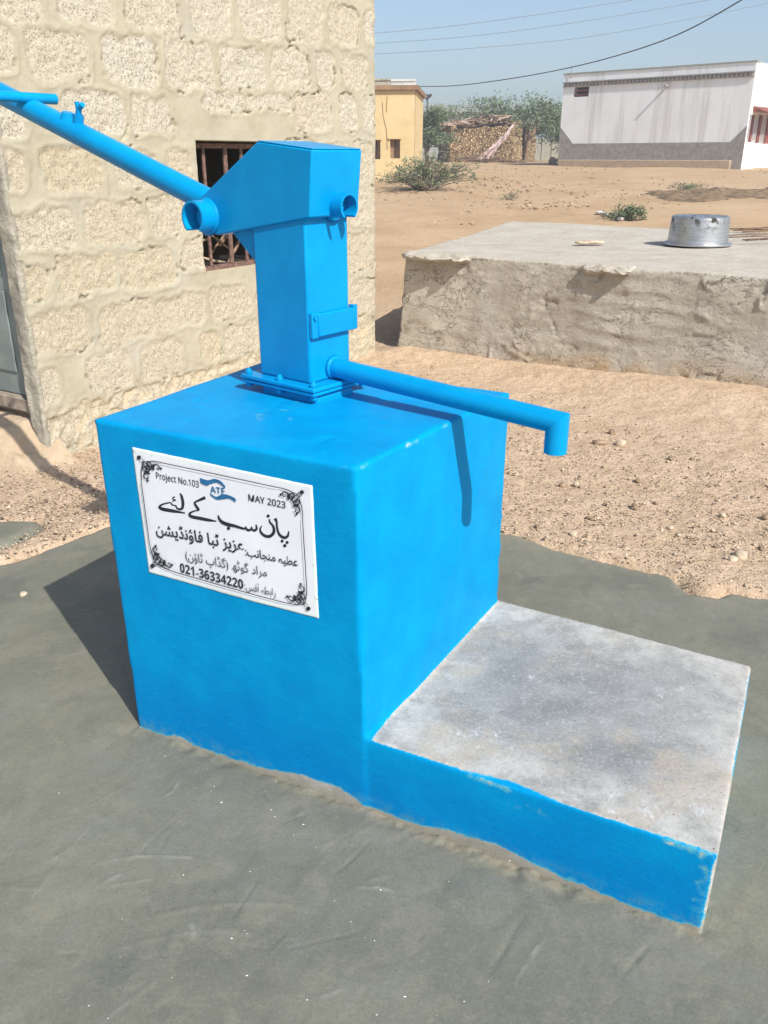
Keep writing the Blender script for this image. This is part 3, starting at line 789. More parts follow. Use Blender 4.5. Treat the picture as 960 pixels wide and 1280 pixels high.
    strokes('border_ornament', orn, K, root, zs)
sign()

# ------------------------------------------------------------------ the hand pump
ANG = math.atan2(-.468, .883) + math.radians(-11)
PX = np.array([math.cos(ANG), math.sin(ANG), 0]); PY = np.array([-PX[1], PX[0], 0]); PZ = np.array([0, 0, 1.])
PF = G(388, 481, .945)                                   # column's front corner at the top of the flange
def pp(x, y, z): return PF + PX * x + PY * y + PZ * (z - .945)
def on_front(u, v, y=0.0):
    P_ = PL(u, v, PF + PY * y, -PY); return ((P_ - PF) @ PX, P_[2])
def on_right(u, v, x=0.0):
    P_ = PL(u, v, PF + PX * x, PX); return ((P_ - PF) @ PY, P_[2])
def rounded(mb_fn, name, mat, parent, bevel=.003, smooth=True):
    mb = MB(); mb_fn(mb); return mb.build(name, mat, parent, smooth, bevel, 2, True, 40)
def pump():
    base = pp(-.095, .08, .90)
    root = thing('hand_pump', 'sky blue steel hand pump with long lever handle on the blue block', 'hand pump', base)
    P = M['pump']; CW, CDp = .190, .160
    # column
    rounded(lambda m: m.box(pp(-CW, 0, .946), PX * CW, PY * CDp, PZ * .44), 'column', P, root, .006)
    # gusset towards the handle
    g = [pp(-CW + .002, .012, 1.235), pp(-CW + .002, .012, 1.34), pp(-.292, .012, 1.322)]
    rounded(lambda m: m.prism(g, PY * (CDp - .024)), 'gusset', P, root, .002)
    # head box: folded side plates, profile on the front
    y0, y1 = -.006, .176
    prof = [on_front(u, v, y0) for u, v in [(321, 177), (390, 187), (386.5, 272.5), (272, 294), (246, 286), (241, 256)]]
    head = MB(); head.prism([pp(x, y0, z) for x, z in prof], PY * (y1 - y0))
    ho = head.build('head', P, root, True, .004, 2, True, 40)
    # lid plate with thin overhang, folded down the sloping side
    (xa, za), (xb, zb) = prof[0], prof[1]
    lid = MB(); lid.prism([pp(xa + .001, y0 + .001, za + .0005), pp(xb - .001, y0 + .001, zb + .0005), pp(xb - .001, y0 + .001, zb + .003), pp(xa + .001, y0 + .001, za + .003)], PY * (y1 - y0 - .002))
    lid.build('lid', P, ho, True, .0015, 2, True, 40)
    # weld seam round the joint between head and column
    # pivot guards: half-open pipe ends
    def guard(name, c, axis, r, L, side):
        mb = MB(); a = np.array(axis); b = np.cross(a, PZ); b /= np.linalg.norm(b)
        angs = np.radians(np.linspace(-52, 232, 29)); ri = r - .006
        vs = []
        for h in (0, L):
            for rr in (r, ri):
                for q in angs: vs.append(c + a * h + b * math.cos(q) * rr + PZ * math.sin(q) * rr)
        n_ = len(angs); fs = []
        for i in range(n_ - 1):
            fs += [(i, i + 1, 2 * n_ + i + 1, 2 * n_ + i), (n_ + i + 1, n_ + i, 3 * n_ + i, 3 * n_ + i + 1), (2 * n_ + i, 2 * n_ + i + 1, 3 * n_ + i + 1, 3 * n_ + i), (i + 1, i, n_ + i, n_ + i + 1)]
        for i in (0, n_ - 1): fs.append((i, n_ + i, 3 * n_ + i, 2 * n_ + i))
        mb.add(vs, fs)
        o = mb.build(name, P, root, True, 0, 2, True, 50)
        bo = MB(); bo.tube([c, c + a * L * .22, c + a * L * .23, c + a * L * .42], [r * .7, r * .7, r * .4, r * .4], 10)
        bo.build('pivot_bolt', P, o, True, 0, 2, True, 40)
        wd = MB(); wd.tube([c + a * .001, c + a * .006], [r * 1.16, r * 1.0], 28); wd.build('weld_ring', P, o, True)
        return o
    x, z = on_front(259, 271, y0); guard('pivot_guard', pp(x, y0, z), -PY, .043, .052, 0)
    y, z = on_right(419, 257.5, .014); guard('pivot_guard', pp(.010, y, z), PX, .033, .052, 1)
    # inspection cover on the right face
    ya, za = on_right(393, 392, .012); yb, zb = on_right(437, 378, .012); yc, zc_ = on_right(393, 424, .012)
    z0, z1_ = zc_, za
    cv = MB(); cv.box(pp(0.0, ya + .012, z0 + .003), PX * .016, PY * (CDp + .012 - ya - .012), PZ * (z1_ - z0 - .006))
    co = cv.build('inspection_cover', P, root, True, .003, 2, True, 40)
    fl = MB(); fl.box(pp(.0, .002, z0), PX * .012, PY * .028, PZ * (z1_ - z0)); fl2 = MB(); fl2.box(pp(-.004, CDp + .001, z0 + .004), PX * .021, PY * .014, PZ * (z1_ - z0)); fl2.build('cover_flange', P, co, True, .002, 2, True, 40)
    fl.build('cover_hinge', P, co, True, .002, 2, True, 40)
    sc_ = MB(); sc_.tube([pp(.012, .012, z1_ - .012), pp(.0175, .012, z1_ - .012)], .006, 10); sc_.build('cover_screw', P, co, True, 0, 2, True, 40)
    # flanges with bolts
    def plate(m, zz, h, g_=.0): m.box(pp(-CW - .045 + g_, -.035 + g_, zz), PX * (CW + .09 - 2 * g_), PY * (CDp + .07 - 2 * g_), PZ * h)
    rounded(lambda m: plate(m, .9345, .0115), 'upper_flange', P, root, .003)
    rounded(lambda m: plate(m, .9235, .0095, .002), 'lower_flange', P, root, .003)
    # pedestal pipe below the flange
    def ped(m):
        c = pp(-CW / 2, CDp / 2, 0); m.lathe((c[0], c[1], 0), [(.105, .885), (.108, .895), (.100, .903), (.098, .9175)], 40)
    pd = MB(); c0 = pp(-.178, -.012, .880); pd.box(c0, PX * .212, PY * .150, PZ * .0435)
    pd.build('pedestal', M['pump'], root, True, .012, 3, True, 50)
    for bx_, by_ in ((-CW - .028, -.018), (.028, -.018), (-CW - .028, CDp + .018), (.028, CDp + .018), (-CW / 2, -.020)):
        b = MB(); c = pp(bx_, by_, 0); c[2] = 0
        b.tube([c + PZ * q for q in (.912, .9233, .9234, .9462, .9463, .956, .9561, .962)], [.010, .010, .006, .006, .010, .010, .006, .006], 8)
        b.build('flange_bolt', P, root, True, .001, 1, True, 40)
    # spout
    ys_, zs_ = on_right(417, 459, 0.0)
    s0 = pp(-.002, ys_, zs_); 
    tip = PL(697, 528, s0, -PY); dx = (tip - s0) @ PX; zt = tip[2]
    r = .0265
    sp = MB()
    a = s0; b = s0 + PX * (dx) + PZ * (zt - zs_)
    bot = PL(697, 566, s0, -PY)[2]
    n_ = 26
    def ring(c, t, tilt=None):
        t = t / np.linalg.norm(t); aa = PY; bb = np.cross(t, aa); bb /= np.linalg.norm(bb)
        return [c + r * (math.cos(2 * math.pi * k / n_) * aa + math.sin(2 * math.pi * k / n_) * bb) for k in range(n_)]
    dir1 = (b - a) / np.linalg.norm(b - a); dir2 = np.array([0, 0, -1.])
    R1 = ring(a, dir1)
    # mitre ring: run the pipe's generators to the mitre plane
    mn = (dir1 - dir2); mn = dir1 + (-dir2) * 0
    mnorm = dir1 + dir2; mnorm /= np.linalg.norm(mnorm); mnorm = mnorm
    R2 = [q + dir1 * (((b - q) @ mnorm) / (dir1 @ mnorm)) for q in R1]
    cb = b.copy(); cb[2] = bot
    R3 = [np.array([q[0], q[1], bot]) for q in R2]
    # inner wall so that the mouth reads as a pipe
    cen = np.mean(R3, 0); R4 = [cen + (q - cen) * .86 for q in R3]; R5 = [q + PZ * .04 for q in R4]
    vs = R1 + R2 + R3 + R4 + R5; fs = []
    for j in range(4):
        fs += [(j * n_ + k, j * n_ + (k + 1) % n_, (j + 1) * n_ + (k + 1) % n_, (j + 1) * n_ + k) for k in range(n_)]
    fs.append(tuple(4 * n_ + k for k in range(n_)))
    sp.add(vs, fs); so = sp.build('spout', P, root, True, 0, 2, True, 40)
    wd = MB(); wd.tube([s0 + PX * .003, s0 + PX * .011], [r * 1.28, r * 1.05], 26); wd.build('weld_collar', P, so, True)
    # handle
    h0 = PL(262, 252, pp(0, .085, 0), -PY); h1 = PL(0, 116.5, pp(0, .085, 0), -PY)
    d = (h1 - h0) / np.linalg.norm(h1 - h0)
    hb = MB(); hb.tube([h0 - d * .10, h0, h1, h1 + d * .42], .0345, 30)
    h = hb.build('handle', P, root, True, 0, 2, True, 40)
    # cross bar of the T grip
    q = PL(40, 125, pp(0, .085, 0), -PY)
    qt = PL(66, 122.5, q + PY * .0, -PY)
    up_ = np.cross(d, PY); up_ = up_ if up_[2] > 0 else -up_
    qa = q + up_ * .006
    e = PL(66, 123, qa, np.cross(PX, [0, 0, 1.])) * 0 + qa + PY * .085
    tb = MB(); tb.tube([qa - PY * .22, qa, e], .0165, 20); tb.build('cross_bar', P, h, True, 0, 2, True, 40)
    # lug with a wing bolt on top of the handle
    lq = PL(98, 151, pp(0, .085, 0), -PY)
    lg = MB(); lg.tube([lq - up_ * .012, lq + up_ * .018], .016, 14); lg.tube([lq + up_ * .018, lq + up_ * .036], .0095, 12)
    lg.tube([lq + up_ * .036 - PX * .004, lq + up_ * .056 - PX * .012], .0075, 10); lg.tube([lq + up_ * .037 + PX * .004, lq + up_ * .047 + PX * .020], .0085, 10)
    lq2 = PL(85, 143, pp(0, .085, 0), -PY); lg.tube([lq2 - up_ * .02, lq2 + up_ * .006], [.026, .018], 16)
    lg.build('grease_nipple', P, h, True, 0, 2, True, 40)
pump()

# ------------------------------------------------------------------ block house on the left
W0 = G(470, 442); W1 = G(62, 578)
WD = (W1 - W0) * np.array([1, 1, 0]); WLEN = np.linalg.norm(WD); WD = WD / WLEN
WN = np.array([-WD[1], WD[0], 0]);
if WN[0] < 0: WN = -WN
def WS(u, v):
    P_ = PL(u, v, W0, WN); return ((P_ - W0) @ WD, P_[2])
def wp(s, z, o=0.0): return W0 + WD * s + np.array([0, 0, 1.]) * (z - W0[2]) + WN * o
blocks_px = [(-22, -45, 46, 26), (70, -45, 138, 30), (156, -45, 219, 38), (237, -45, 287, 43), (297, -40, 348, 48), (357, -12, 401, 53), (410, 11, 446, 55), (454, 14, 467, 54),
    (-60, 28, 14, 88), (33, 39, 109, 101), (128, 46, 194, 106), (206, 55, 265, 109), (275, 58, 330, 109), (339, 61, 384, 108), (396, 66, 415, 109), (427, 68, 458, 109),
    (-70, 118, 26, 170), (80, 114, 152, 166), (164, 121, 213, 166), (252, 119, 305, 136), (308, 121, 361, 137), (369, 117, 412, 163), (424, 118, 446, 160), (452, 120, 468, 162),
    (-60, 186, 28, 236), (54, 186, 128, 243), (141, 190, 198, 236), (206, 186, 238, 232), (352, 178, 395, 232), (400, 180, 436, 228), (442, 178, 464, 226),
    (7, 262, 93, 311), (104, 254, 174, 304), (186, 244, 238, 293), (350, 240, 384, 282), (392, 238, 430, 280), (438, 236, 468, 280),
    (17, 330, 62, 377), (71, 319, 143, 367), (150, 312, 217, 358), (226, 300, 255, 334), (270, 356, 310, 396) , (330, 300, 372, 340), (380, 296, 424, 336), (432, 292, 466, 338),
    (35, 387, 108, 441), (126, 379, 191, 426), (195, 371, 256, 408), (262, 358, 312, 397), (320, 352, 366, 388), (374, 346, 418, 384), (436, 350, 469, 392),
    (44, 461, 74, 506), (109, 442, 163, 486), (174, 427, 226, 471), (248, 414, 274, 450), (279, 404, 322, 442), (330, 400, 372, 436), (380, 396, 424, 430), (438, 398, 466, 432),
    (54, 518, 112, 562), (104, 500, 128, 516), (136, 488, 204, 506), (209, 470, 266, 482), (274, 450, 322, 456)]
WIN_A = WS(240, 180); WIN_B = WS(258, 345)
WINS0 = (WS(241, 181)[0] + WS(258, 345)[0]) / 2; WINZ1 = (WS(241, 179.5)[1] + WS(347, 174)[1]) / 2; WINZ0 = (WS(258, 345)[1] + WS(318, 330)[1]) / 2
WINS1 = WINS0 - .80
def house():
    H = 3.1
    root = thing('block_house', 'rough building of pale cement blocks with wide mortar joints and a small barred window', 'house', (W0 + W1) / 2 * np.array([1, 1, 0]))
    ds = .0085
    ss = np.arange(0, WLEN + ds * .5, ds); ss = np.linspace(0, WLEN, len(ss)); zz = np.arange(-.12, 2.62, ds); zz = np.append(zz, [2.7, H])
    S, Z = np.meshgrid(ss, zz); S = S.ravel(); Z = Z.ravel(); n_ = len(S)
    P3 = np.stack([S, Z, np.zeros(n_)], -1)
    wob = fbm(P3, 8, 4, 101) * .036 + fbm(P3, 34, 2, 103) * .012 + .004
    best = np.full(n_, 1.0); tone = np.full(n_, .5); rr = random.Random(3)
    for (x0, y0, x1, y1) in blocks_px:
        xm, ym = (x0 + x1) / 2, (y0 + y1) / 2
        s0 = WS(x1, ym)[0]; s1 = WS(x0, ym)[0]; zt = WS(xm, y0)[1]; zb = WS(xm, y1)[1]
        hx = (s1 - s0) / 2 + .004; hz = (zt - zb) / 2 + .004; cx = (s0 + s1) / 2; cz = (zt + zb) / 2; rad = min(.05, hx * .6, hz * .6)
        qx = np.abs(S - cx) - hx + rad; qz = np.abs(Z - cz) - hz + rad
        d = np.hypot(np.maximum(qx, 0), np.maximum(qz, 0)) + np.minimum(np.maximum(qx, qz), 0) - rad
        t = rr.uniform(.05, .55) + (.45 if cz > 1.55 else 0.05); m = d < best
        tone = np.where(m & (d < .05), min(1, t), tone); best = np.minimum(best, d)
    e = best + wob
    blk = sstep(.014, -.016, e)
    # mortar slightly proud with smears; blocks rough
    rough = fbm(P3, 60, 3, 111) * .0055 + fbm(P3, 20, 3, 113) * .005
    dsp = (1 - blk) * (.009 + fbm(P3, 5, 4, 115) * .008) + blk * (rough + .002) + .004 * np.exp(-((e - .02) / .012) ** 2)
    # broken crevices along some block edges
    crk = np.exp(-((e - .012 + fbm(P3, 45, 2, 129) * .012) / .0055) ** 2) * sstep(.02, .22, fbm(P3, 4.5, 3, 121)) * sstep(.35, 0, np.abs(fbm(P3, 11, 2, 123)) )
    dsp -= crk * .032
    low = sstep(.34, .20, Z + .05 * fbm(P3, 5, 3, 127)); dsp += low * (fbm(P3, 24, 4, 128) * .016 - .010); blk = np.maximum(blk, low * .85)
    # right-hand arris slightly ragged; wall foot ragged
    dsp -= sstep(.03, 0, S) * (.012 + fbm(P3, 12, 3, 125) * .01)
    V = W0[None] * np.array([1, 1, 0]) + np.outer(S, WD) + np.outer(Z, [0, 0, 1.]) + np.outer(dsp, WN)
    F = grid_faces(len(ss), len(zz))
    fs_ = S[F].mean(1); fz = Z[F].mean(1)
    keep = ~((fs_ < WINS0) & (fs_ > WINS1) & (fz > WINZ0) & (fz < WINZ1))
    mesh_np('wall', V, F[keep][:, ::-1], M['blockwall'], root, True, {'block': blk, 'tone': tone, 'crk': np.clip(crk, 0, 1)})
    up = np.array([0, 0, 1.])
    # body behind the face: hollow shell so the window shows a dark room
    T = .22; DP = 4.2
    w = MB()
    w.box(wp(0, -.1, -.01), WD * WINS1, -WN * T, up * (H + .1)); w.box(wp(WINS0, -.1, -.01), WD * (WLEN - .20 - WINS0), -WN * T, up * (H + .1))
    w.box(wp(WINS1, -.1, -.01), WD * (WINS0 - WINS1), -WN * T, up * (WINZ0 + .1)); w.box(wp(WINS1, WINZ1, -.01), WD * (WINS0 - WINS1), -WN * T, up * (H - WINZ1))
    w.box(wp(0, -.1, -.01 - T), WD * .2, -WN * DP, up * (H + .1))
    w.box(wp(0, -.1, -.01 - T - DP), WD * WLEN, -WN * .2, up * (H + .1))
    w.build('core_wall', M['lintel'], root)
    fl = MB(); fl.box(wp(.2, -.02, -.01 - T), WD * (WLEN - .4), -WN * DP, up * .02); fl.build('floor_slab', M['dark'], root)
    rf = MB(); rf.box(wp(-.15, H + .004, .15), WD * (WLEN + .3), -WN * (DP + .8), up * .16); rf.build('roof', M['jamb'], root)
    # lintel over the window, patched with plaster
    # window
    fr = MB(); fo = -.075; ft = .028
    fr.box(wp(WINS1, WINZ0, fo), WD * (WINS0 - WINS1), -WN * .04, up * ft); fr.box(wp(WINS1, WINZ1 - ft - .012, fo), WD * (WINS0 - WINS1), -WN * .04, up * ft)
    fr.box(wp(WINS0 - ft, WINZ0 + ft, fo), WD * ft, -WN * .04, up * (WINZ1 - WINZ0 - 2 * ft - .012)); fr.box(wp(WINS1, WINZ0 + ft, fo), WD * ft, -WN * .04, up * (WINZ1 - WINZ0 - 2 * ft - .012))
    win = fr.build('window', M['rust'], root, False, .003)
    # mid rail and bars
    mr = MB(); mz = WINZ0 + (WINZ1 - WINZ0) * .44; mr.box(wp(WINS1 + ft, mz, fo - .008), WD * (WINS0 - WINS1 - 2 * ft), -WN * .016, up * .018); mr.build('rail', M['rust'], win)
    for u in (266, 293, 313, 334, 356):
        s = WS(u, 200)[0]
        if s < WINS1 + .05: continue
        b = MB(); wd_ = .030 if u in (293,) else .021
        b.box(wp(s - wd_ / 2, WINZ0 + ft - .002, fo + .004), WD * wd_, -WN * .010, up * (WINZ1 - WINZ0 - 2 * ft)); b.build('bar', M['rust'], win)
    # left side: plaster jamb, recessed door, sill, threshold
    LD = np.cross(up, WD); LD = -WN                       # runs back from the corner
    cor = wp(WLEN, 0, 0)
    # rough plaster reveal at the corner, a flat ragged band
    pz = np.arange(-.1, 2.9, .012); pr = np.array([(-.03, .002), (-.012, .010), (.0, .013), (.008, .010), (.012, .0), (.012, -.012), (.011, -.025), (.012, -.04), (.011, -.055), (.012, -.07), (.009, -.082), (.003, -.092), (-.01, -.097), (-.04, -.10), (-.08, -.102), (-.13, -.104)])
    Zj, Kj = np.meshgrid(pz, np.arange(len(pr)), indexing='ij'); Zj = Zj.ravel(); Kj = Kj.ravel()
    sj = pr[Kj, 0]; oj = pr[Kj, 1]; Q = np.stack([Zj * .35, oj * 3, sj * 3], -1)
    dj = fbm(Q, 9, 4, 131) * .014 + fbm(np.stack([Zj, oj, sj], -1), 26, 3, 133) * .010
    Vj = (W0 * [1, 1, 0])[None] + np.outer(WLEN + sj + dj, WD) + np.outer(Zj, up) + np.outer(oj + dj * .4, WN)
    mesh_np('plaster_jamb', Vj, grid_faces(len(pr), len(pz)), M['jamb'], root, True)
    wl = MB(); wl.box(wp(WLEN - .20, -.1, -.235), WD * .012, -WN * 0.0 + -WN * DP, up * (H + .1)); wl.build('inner_wall', M['jamb'], root)
    dz0 = .33
    dr = MB(); dr.box(wp(WLEN - .080, dz0, -.108), WD * .035, -WN * .95, up * 1.75)
    door = dr.build('door', M['door'], root, False, .003)
    pn = MB()
    for zz0, hh in ((.12, .42), (.62, .36), (1.08, .5)):
        for aa in (.10, .52): pn.box(wp(WLEN - .0455, dz0 + zz0, -.108 - aa), WD * .010, -WN * .33, up * hh)
    pn.build('door_panel', M['door'], door, False, .006, 2)
    sl = MB(); sl.box(wp(WLEN - .10, dz0 - .075, -.108), WD * .10, -WN * 1.0, up * .07); sl.build('door_sill', M['sill'], root, False, .006)
    lw = MB(); lw.box(wp(WLEN - .16, -.1, -.112), WD * .10, -WN * 1.1, up * (dz0 + .022)); lw.build('sill_base', M['mud_t'], root, False, .02)
    A_, B_ = np.meshgrid(np.arange(-.08, .62, .009), np.arange(-.36, 1.9, .012)); A_ = A_.ravel(); B_ = B_.ravel(); Q = np.stack([A_, B_, A_ * 0], -1)
    nz = fbm(Q, 5, 4, 171); ta = A_ + nz * .06
    hz_ = (.235 - .30 * np.clip(A_, 0, 1)) * sstep(.25, .17, ta) * sstep(-.20, .16, B_ - .30 * A_ + nz * .10) + fbm(Q, 18, 4, 173) * .014 - .02
    Vt = (W0 * [1, 1, 0])[None] + np.outer(WLEN + A_, WD) - np.outer(B_, WN) + np.outer(hz_, up)
    mesh_np('door_step', Vt, grid_faces(len(np.arange(-.08, .62, .009)), len(np.arange(-.36, 1.9, .012))), M['mud_t'], root, True)
    lw = MB(); lw.box(wp(WLEN - .18, -.1, -1.12), WD * .17, -WN * 3.2, up * (H + .1)); lw.box(wp(WLEN - .18, 2.1, -.16), WD * .17, -WN * .955, up * 1.0); lw.build('side_wall', M['jamb'], root)
    # firewood behind the bars
    rr = random.Random(12)
    for k in range(18):
        s = rr.uniform(WINS1 + .05, WINS0 - .02); z = WINZ0 + .02 + .26 * (k / 18) + rr.uniform(-.03, .03)
        a = rr.uniform(-.9, .9); L = rr.uniform(.18, .42); c = wp(s, z, -.30 - rr.uniform(0, .2))
        d = WD * math.cos(a) + up * math.sin(a) * .8 + WN * rr.uniform(-.3, .3)
        b = MB(); b.tube([c - d * L / 2, c + up * rr.uniform(-.02, .02), c + d * L / 2], [.007, .011, .006], 7)
        o = b.build('firewood_stick', M['stick2'] if k % 3 == 0 else M['stick'], None, True)
        tag(o, 'dry firewood stick in the heap behind the window bars', 'stick', 'firewood sticks behind the window bars')
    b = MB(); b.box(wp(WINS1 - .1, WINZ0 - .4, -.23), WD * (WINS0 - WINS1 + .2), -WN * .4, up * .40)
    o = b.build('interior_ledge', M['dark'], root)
M['mud_t'] = plaster('sandy_threshold', (.40, .30, .20), (.50, .39, .27), 6, .6, 20)
house()

# ------------------------------------------------------------------ mud platform with pot
SZ = .80
def mudplatform():
    fl = G(506, 316, SZ); fr = G(962, 347, SZ); bl = G(640, 277, SZ)
    b0 = G(495, 440)
    d = (fr - fl); d = d / np.linalg.norm(d); fr2 = fl + d * 4.6; bk = bl - fl; br = fr2 + bk
    base = (fl + fr2) / 2 * np.array([1, 1, 0])
    root = thing('mud_platform', 'low flat-topped platform smeared with rough grey mud plaster, behind the pump', 'platform', base)
    mb = MB(); out = np.array([d[1], -d[0], 0]) * .05
    f0 = b0.copy(); f0[2] = -.12; f1 = fr2 + out * 1.6; f1[2] = -.12
    k0 = bl.copy(); k0[2] = -.12; k1 = br.copy(); k1[2] = -.12
    mb.hexa([f0, f1, k1, k0, fl, fr2, br, bl])
    o = mb.build('tmp', M['mud'])
    rm = o.modifiers.new('r', 'REMESH'); rm.mode = 'VOXEL'; rm.voxel_size = .015
    sm = o.modifiers.new('s', 'SMOOTH'); sm.factor = .5; sm.iterations = 6
    dg = bpy.context.evaluated_depsgraph_get(); dg.update()
    me = bpy.data.meshes.new_from_object(o.evaluated_get(dg)); off = np.array(o.location)
    nv = len(me.vertices); V = np.empty(nv * 3, np.float32); me.vertices.foreach_get('co', V); V = V.reshape(-1, 3).astype(float) + off
    N = np.empty(nv * 3, np.float32); me.vertices.foreach_get('normal', N); N = N.reshape(-1, 3)
    F = np.array([tuple(p.vertices) for p in me.polygons if len(p.vertices) == 4])
    bpy.data.objects.remove(o)
    s = (V - fl) @ d
    A = V.copy(); A[:, 2] *= 2.6
    side = sstep(.6, .2, N[:, 2])
    rdg = (1 - np.abs(fbm(A + fbm(V, 3, 2, 149)[:, None] * .4, 2.6, 3, 145))) ** 14
    h = fbm(V, 1.5, 3, 141) * .030 + fbm(A, 6, 3, 143) * .006 + rdg * .020 * sstep(-.1, .35, fbm(V, 2.3, 3, 142)) - (1 - np.abs(fbm(A, 3.7, 3, 152))) ** 22 * .022 * sstep(.0, .3, fbm(V, 2.9, 2, 153))
    h = h * side + (1 - side) * (fbm(V, 1.4, 4, 147) * .016)
    # trowel tracks on the right part of the face
    tr = np.sin((V[:, 2] + .02 * fbm(V, 3, 2, 151) + .05 * s) * 2 * math.pi / .105); h += side * .0045 * np.clip(tr, -.4, 1) * sstep(1.35, 1.55, s) * sstep(2.5, 1.9, s) * sstep(.15, .3, V[:, 2])
    V = V + N * h[:, None]
    V[:, 2] -= .04 * sstep(.12, 0, np.abs(V[:, 2] - SZ)) * 0
    top = sstep(.55, .85, N[:, 2]); low = sstep(.26, .06, V[:, 2] + .12 * fbm(V, 4, 3, 154)) * sstep(.6, 1.5, s) + .5 * sstep(.1, 0, V[:, 2])
    mesh_np('plastered_body', V, F, M['mud'], root, True, {'top': top, 'low': np.clip(low, 0, 1)})
    # lumps of plaster overhanging the front edge
    def lip(u0, v0, u1, v1, dz, dep, seed):
        a = G(u0, v0, SZ); b_ = G(u1, v1, SZ); nn = np.array([d[1], -d[0], 0]); ax = (b_ - a) / np.linalg.norm(b_ - a); Lh = np.linalg.norm(b_ - a)
        bm = bmesh.new(); bmesh.ops.create_cube(bm, size=2.0); bmesh.ops.subdivide_edges(bm, edges=bm.edges[:], cuts=22, use_grid_fill=True)
        Q = np.array([v.co[:] for v in bm.verts]); Fq = np.array([[v.index for v in f.verts] for f in bm.faces]); bm.free()
        r = np.linalg.norm(Q, axis=1) + 1e-9; sq = np.max(np.abs(Q), axis=1); Q = Q * (1 - .30 * (r / sq - 1))[:, None]
        x = Q[:, 0]; y = Q[:, 1]; z = Q[:, 2]
        Pn = np.stack([x * Lh * .5, y * dep, z * dz], -1) + seed * 3.3
        out = dep * (.62 + .35 * fbm(np.stack([x * 2.2 + seed, x * 0, x * 0], -1), 1, 3, seed)) * sstep(1.05, .7, np.abs(x)) + .02
        yy = np.where(y > 0, y * out, y * .14)
        P_ = (a + b_) / 2 + np.outer(x * Lh * .52, ax) + np.outer(yy + .02, nn)
        P_[:, 2] += z * dz * (1 - .45 * np.clip(y, 0, 1)) - dz * .75
        nz = np.stack([fbm(Pn + 11 * k, 13, 4, seed + k) for k in range(3)], -1) * .022 + np.stack([fbm(Pn + 5 * k, 45, 3, seed + 9 + k) for k in range(3)], -1) * .010
        P_ = P_ + nz; P_[:, 2] = np.minimum(P_[:, 2], SZ + .012)
        mesh_np('overhanging_lump', P_, Fq, M['mud'], root, True, {'top': np.full(len(P_), .75), 'low': np.zeros(len(P_))})
    lip(506, 315, 592, 321, .030, .17, 5)
    lip(731, 330.5, 794, 335, .032, .14, 8)
    # aluminium pot standing upside down
    pl_ = G(832, 306, SZ); pr_ = G(911, 308, SZ); c = (pl_ + pr_) / 2; rad = np.linalg.norm(pr_ - pl_) / 2 * .965
    hh = D(872, 266, c[1])[2] - SZ - .035
    c[2] = SZ + .012
    pot = MB(); pot.lathe(c, [(rad * .93, 0), (rad * 1.12, 0), (rad * 1.13, .008), (rad * 1.12, .014), (rad * 1.0, .020), (rad * .985, .05), (rad * .97, hh * .6), (rad * .955, hh - .03), (rad * .94, hh - .008), (rad * .90, hh), (rad * .5, hh - .004), (.01, hh - .006)], 64)
    po = pot.build('cooking_pot', M['alu'], None, True, 0, 2, True, 40)
    me = po.data; z = np.array([v.co.z for v in me.vertices]); a = me.attributes.new('soot', 'FLOAT', 'POINT'); a.data.foreach_set('value', (sstep(hh * .35, hh * .9, z)).astype(np.float32))
    tag(po, 'round aluminium cooking pot with sooty spots, upside down on the mud platform', 'pot')
    # flat stone
    c = G(736, 306, SZ); mb = MB(); vs = []
    st = stone_mesh('flat_stone', 3, (.12, .06, .016), M['palestone']); st.location = c + np.array([0, 0, .022]); st.rotation_euler = (0, 0, .1)
    tag(st, 'flat pale stone lying on the front edge of the mud platform', 'stone')
    # twigs beside the pot
    rr = random.Random(4)
    for k in range(9):
        c = G(936 + rr.uniform(0, 26), 303 + rr.uniform(-14, 6), SZ) + np.array([0, 0, .02 + .003 * k]); a = rr.uniform(-.5, .4); L = rr.uniform(.35, .7)
        dv = np.array([math.cos(a), math.sin(a), 0]); b = MB(); b.tube([c - dv * L / 2, c + np.array([0, 0, .012]), c + dv * L / 2], [.005, .008, .004], 6)
        tag(b.build('dry_twig', M['stick'], None, True), 'thin dry brown twig lying on the mud platform right of the pot', 'twig', 'twigs beside the pot')

def stone_mesh(name, seed, size, mat):
    bm = bmesh.new(); bmesh.ops.create_icosphere(bm, subdivisions=3, radius=1)
    P = np.array([v.co[:] for v in bm.verts]); h = fbm(P + seed * 7.1, 1.1, 3, seed) * .45
    Q = P * (1 + h)[:, None]; Q = np.sign(Q) * np.abs(Q) ** .85
    for v, q in zip(bm.verts, Q): v.co = Vector((q * np.array(size)).tolist())
    me = bpy.data.meshes.new(name); bm.to_mesh(me); bm.free(); me.materials.append(mat)
    me.polygons.foreach_set('use_smooth', [True] * len(me.polygons))
    o = bpy.data.objects.new(name, me); COL.objects.link(o); return o
mudplatform()

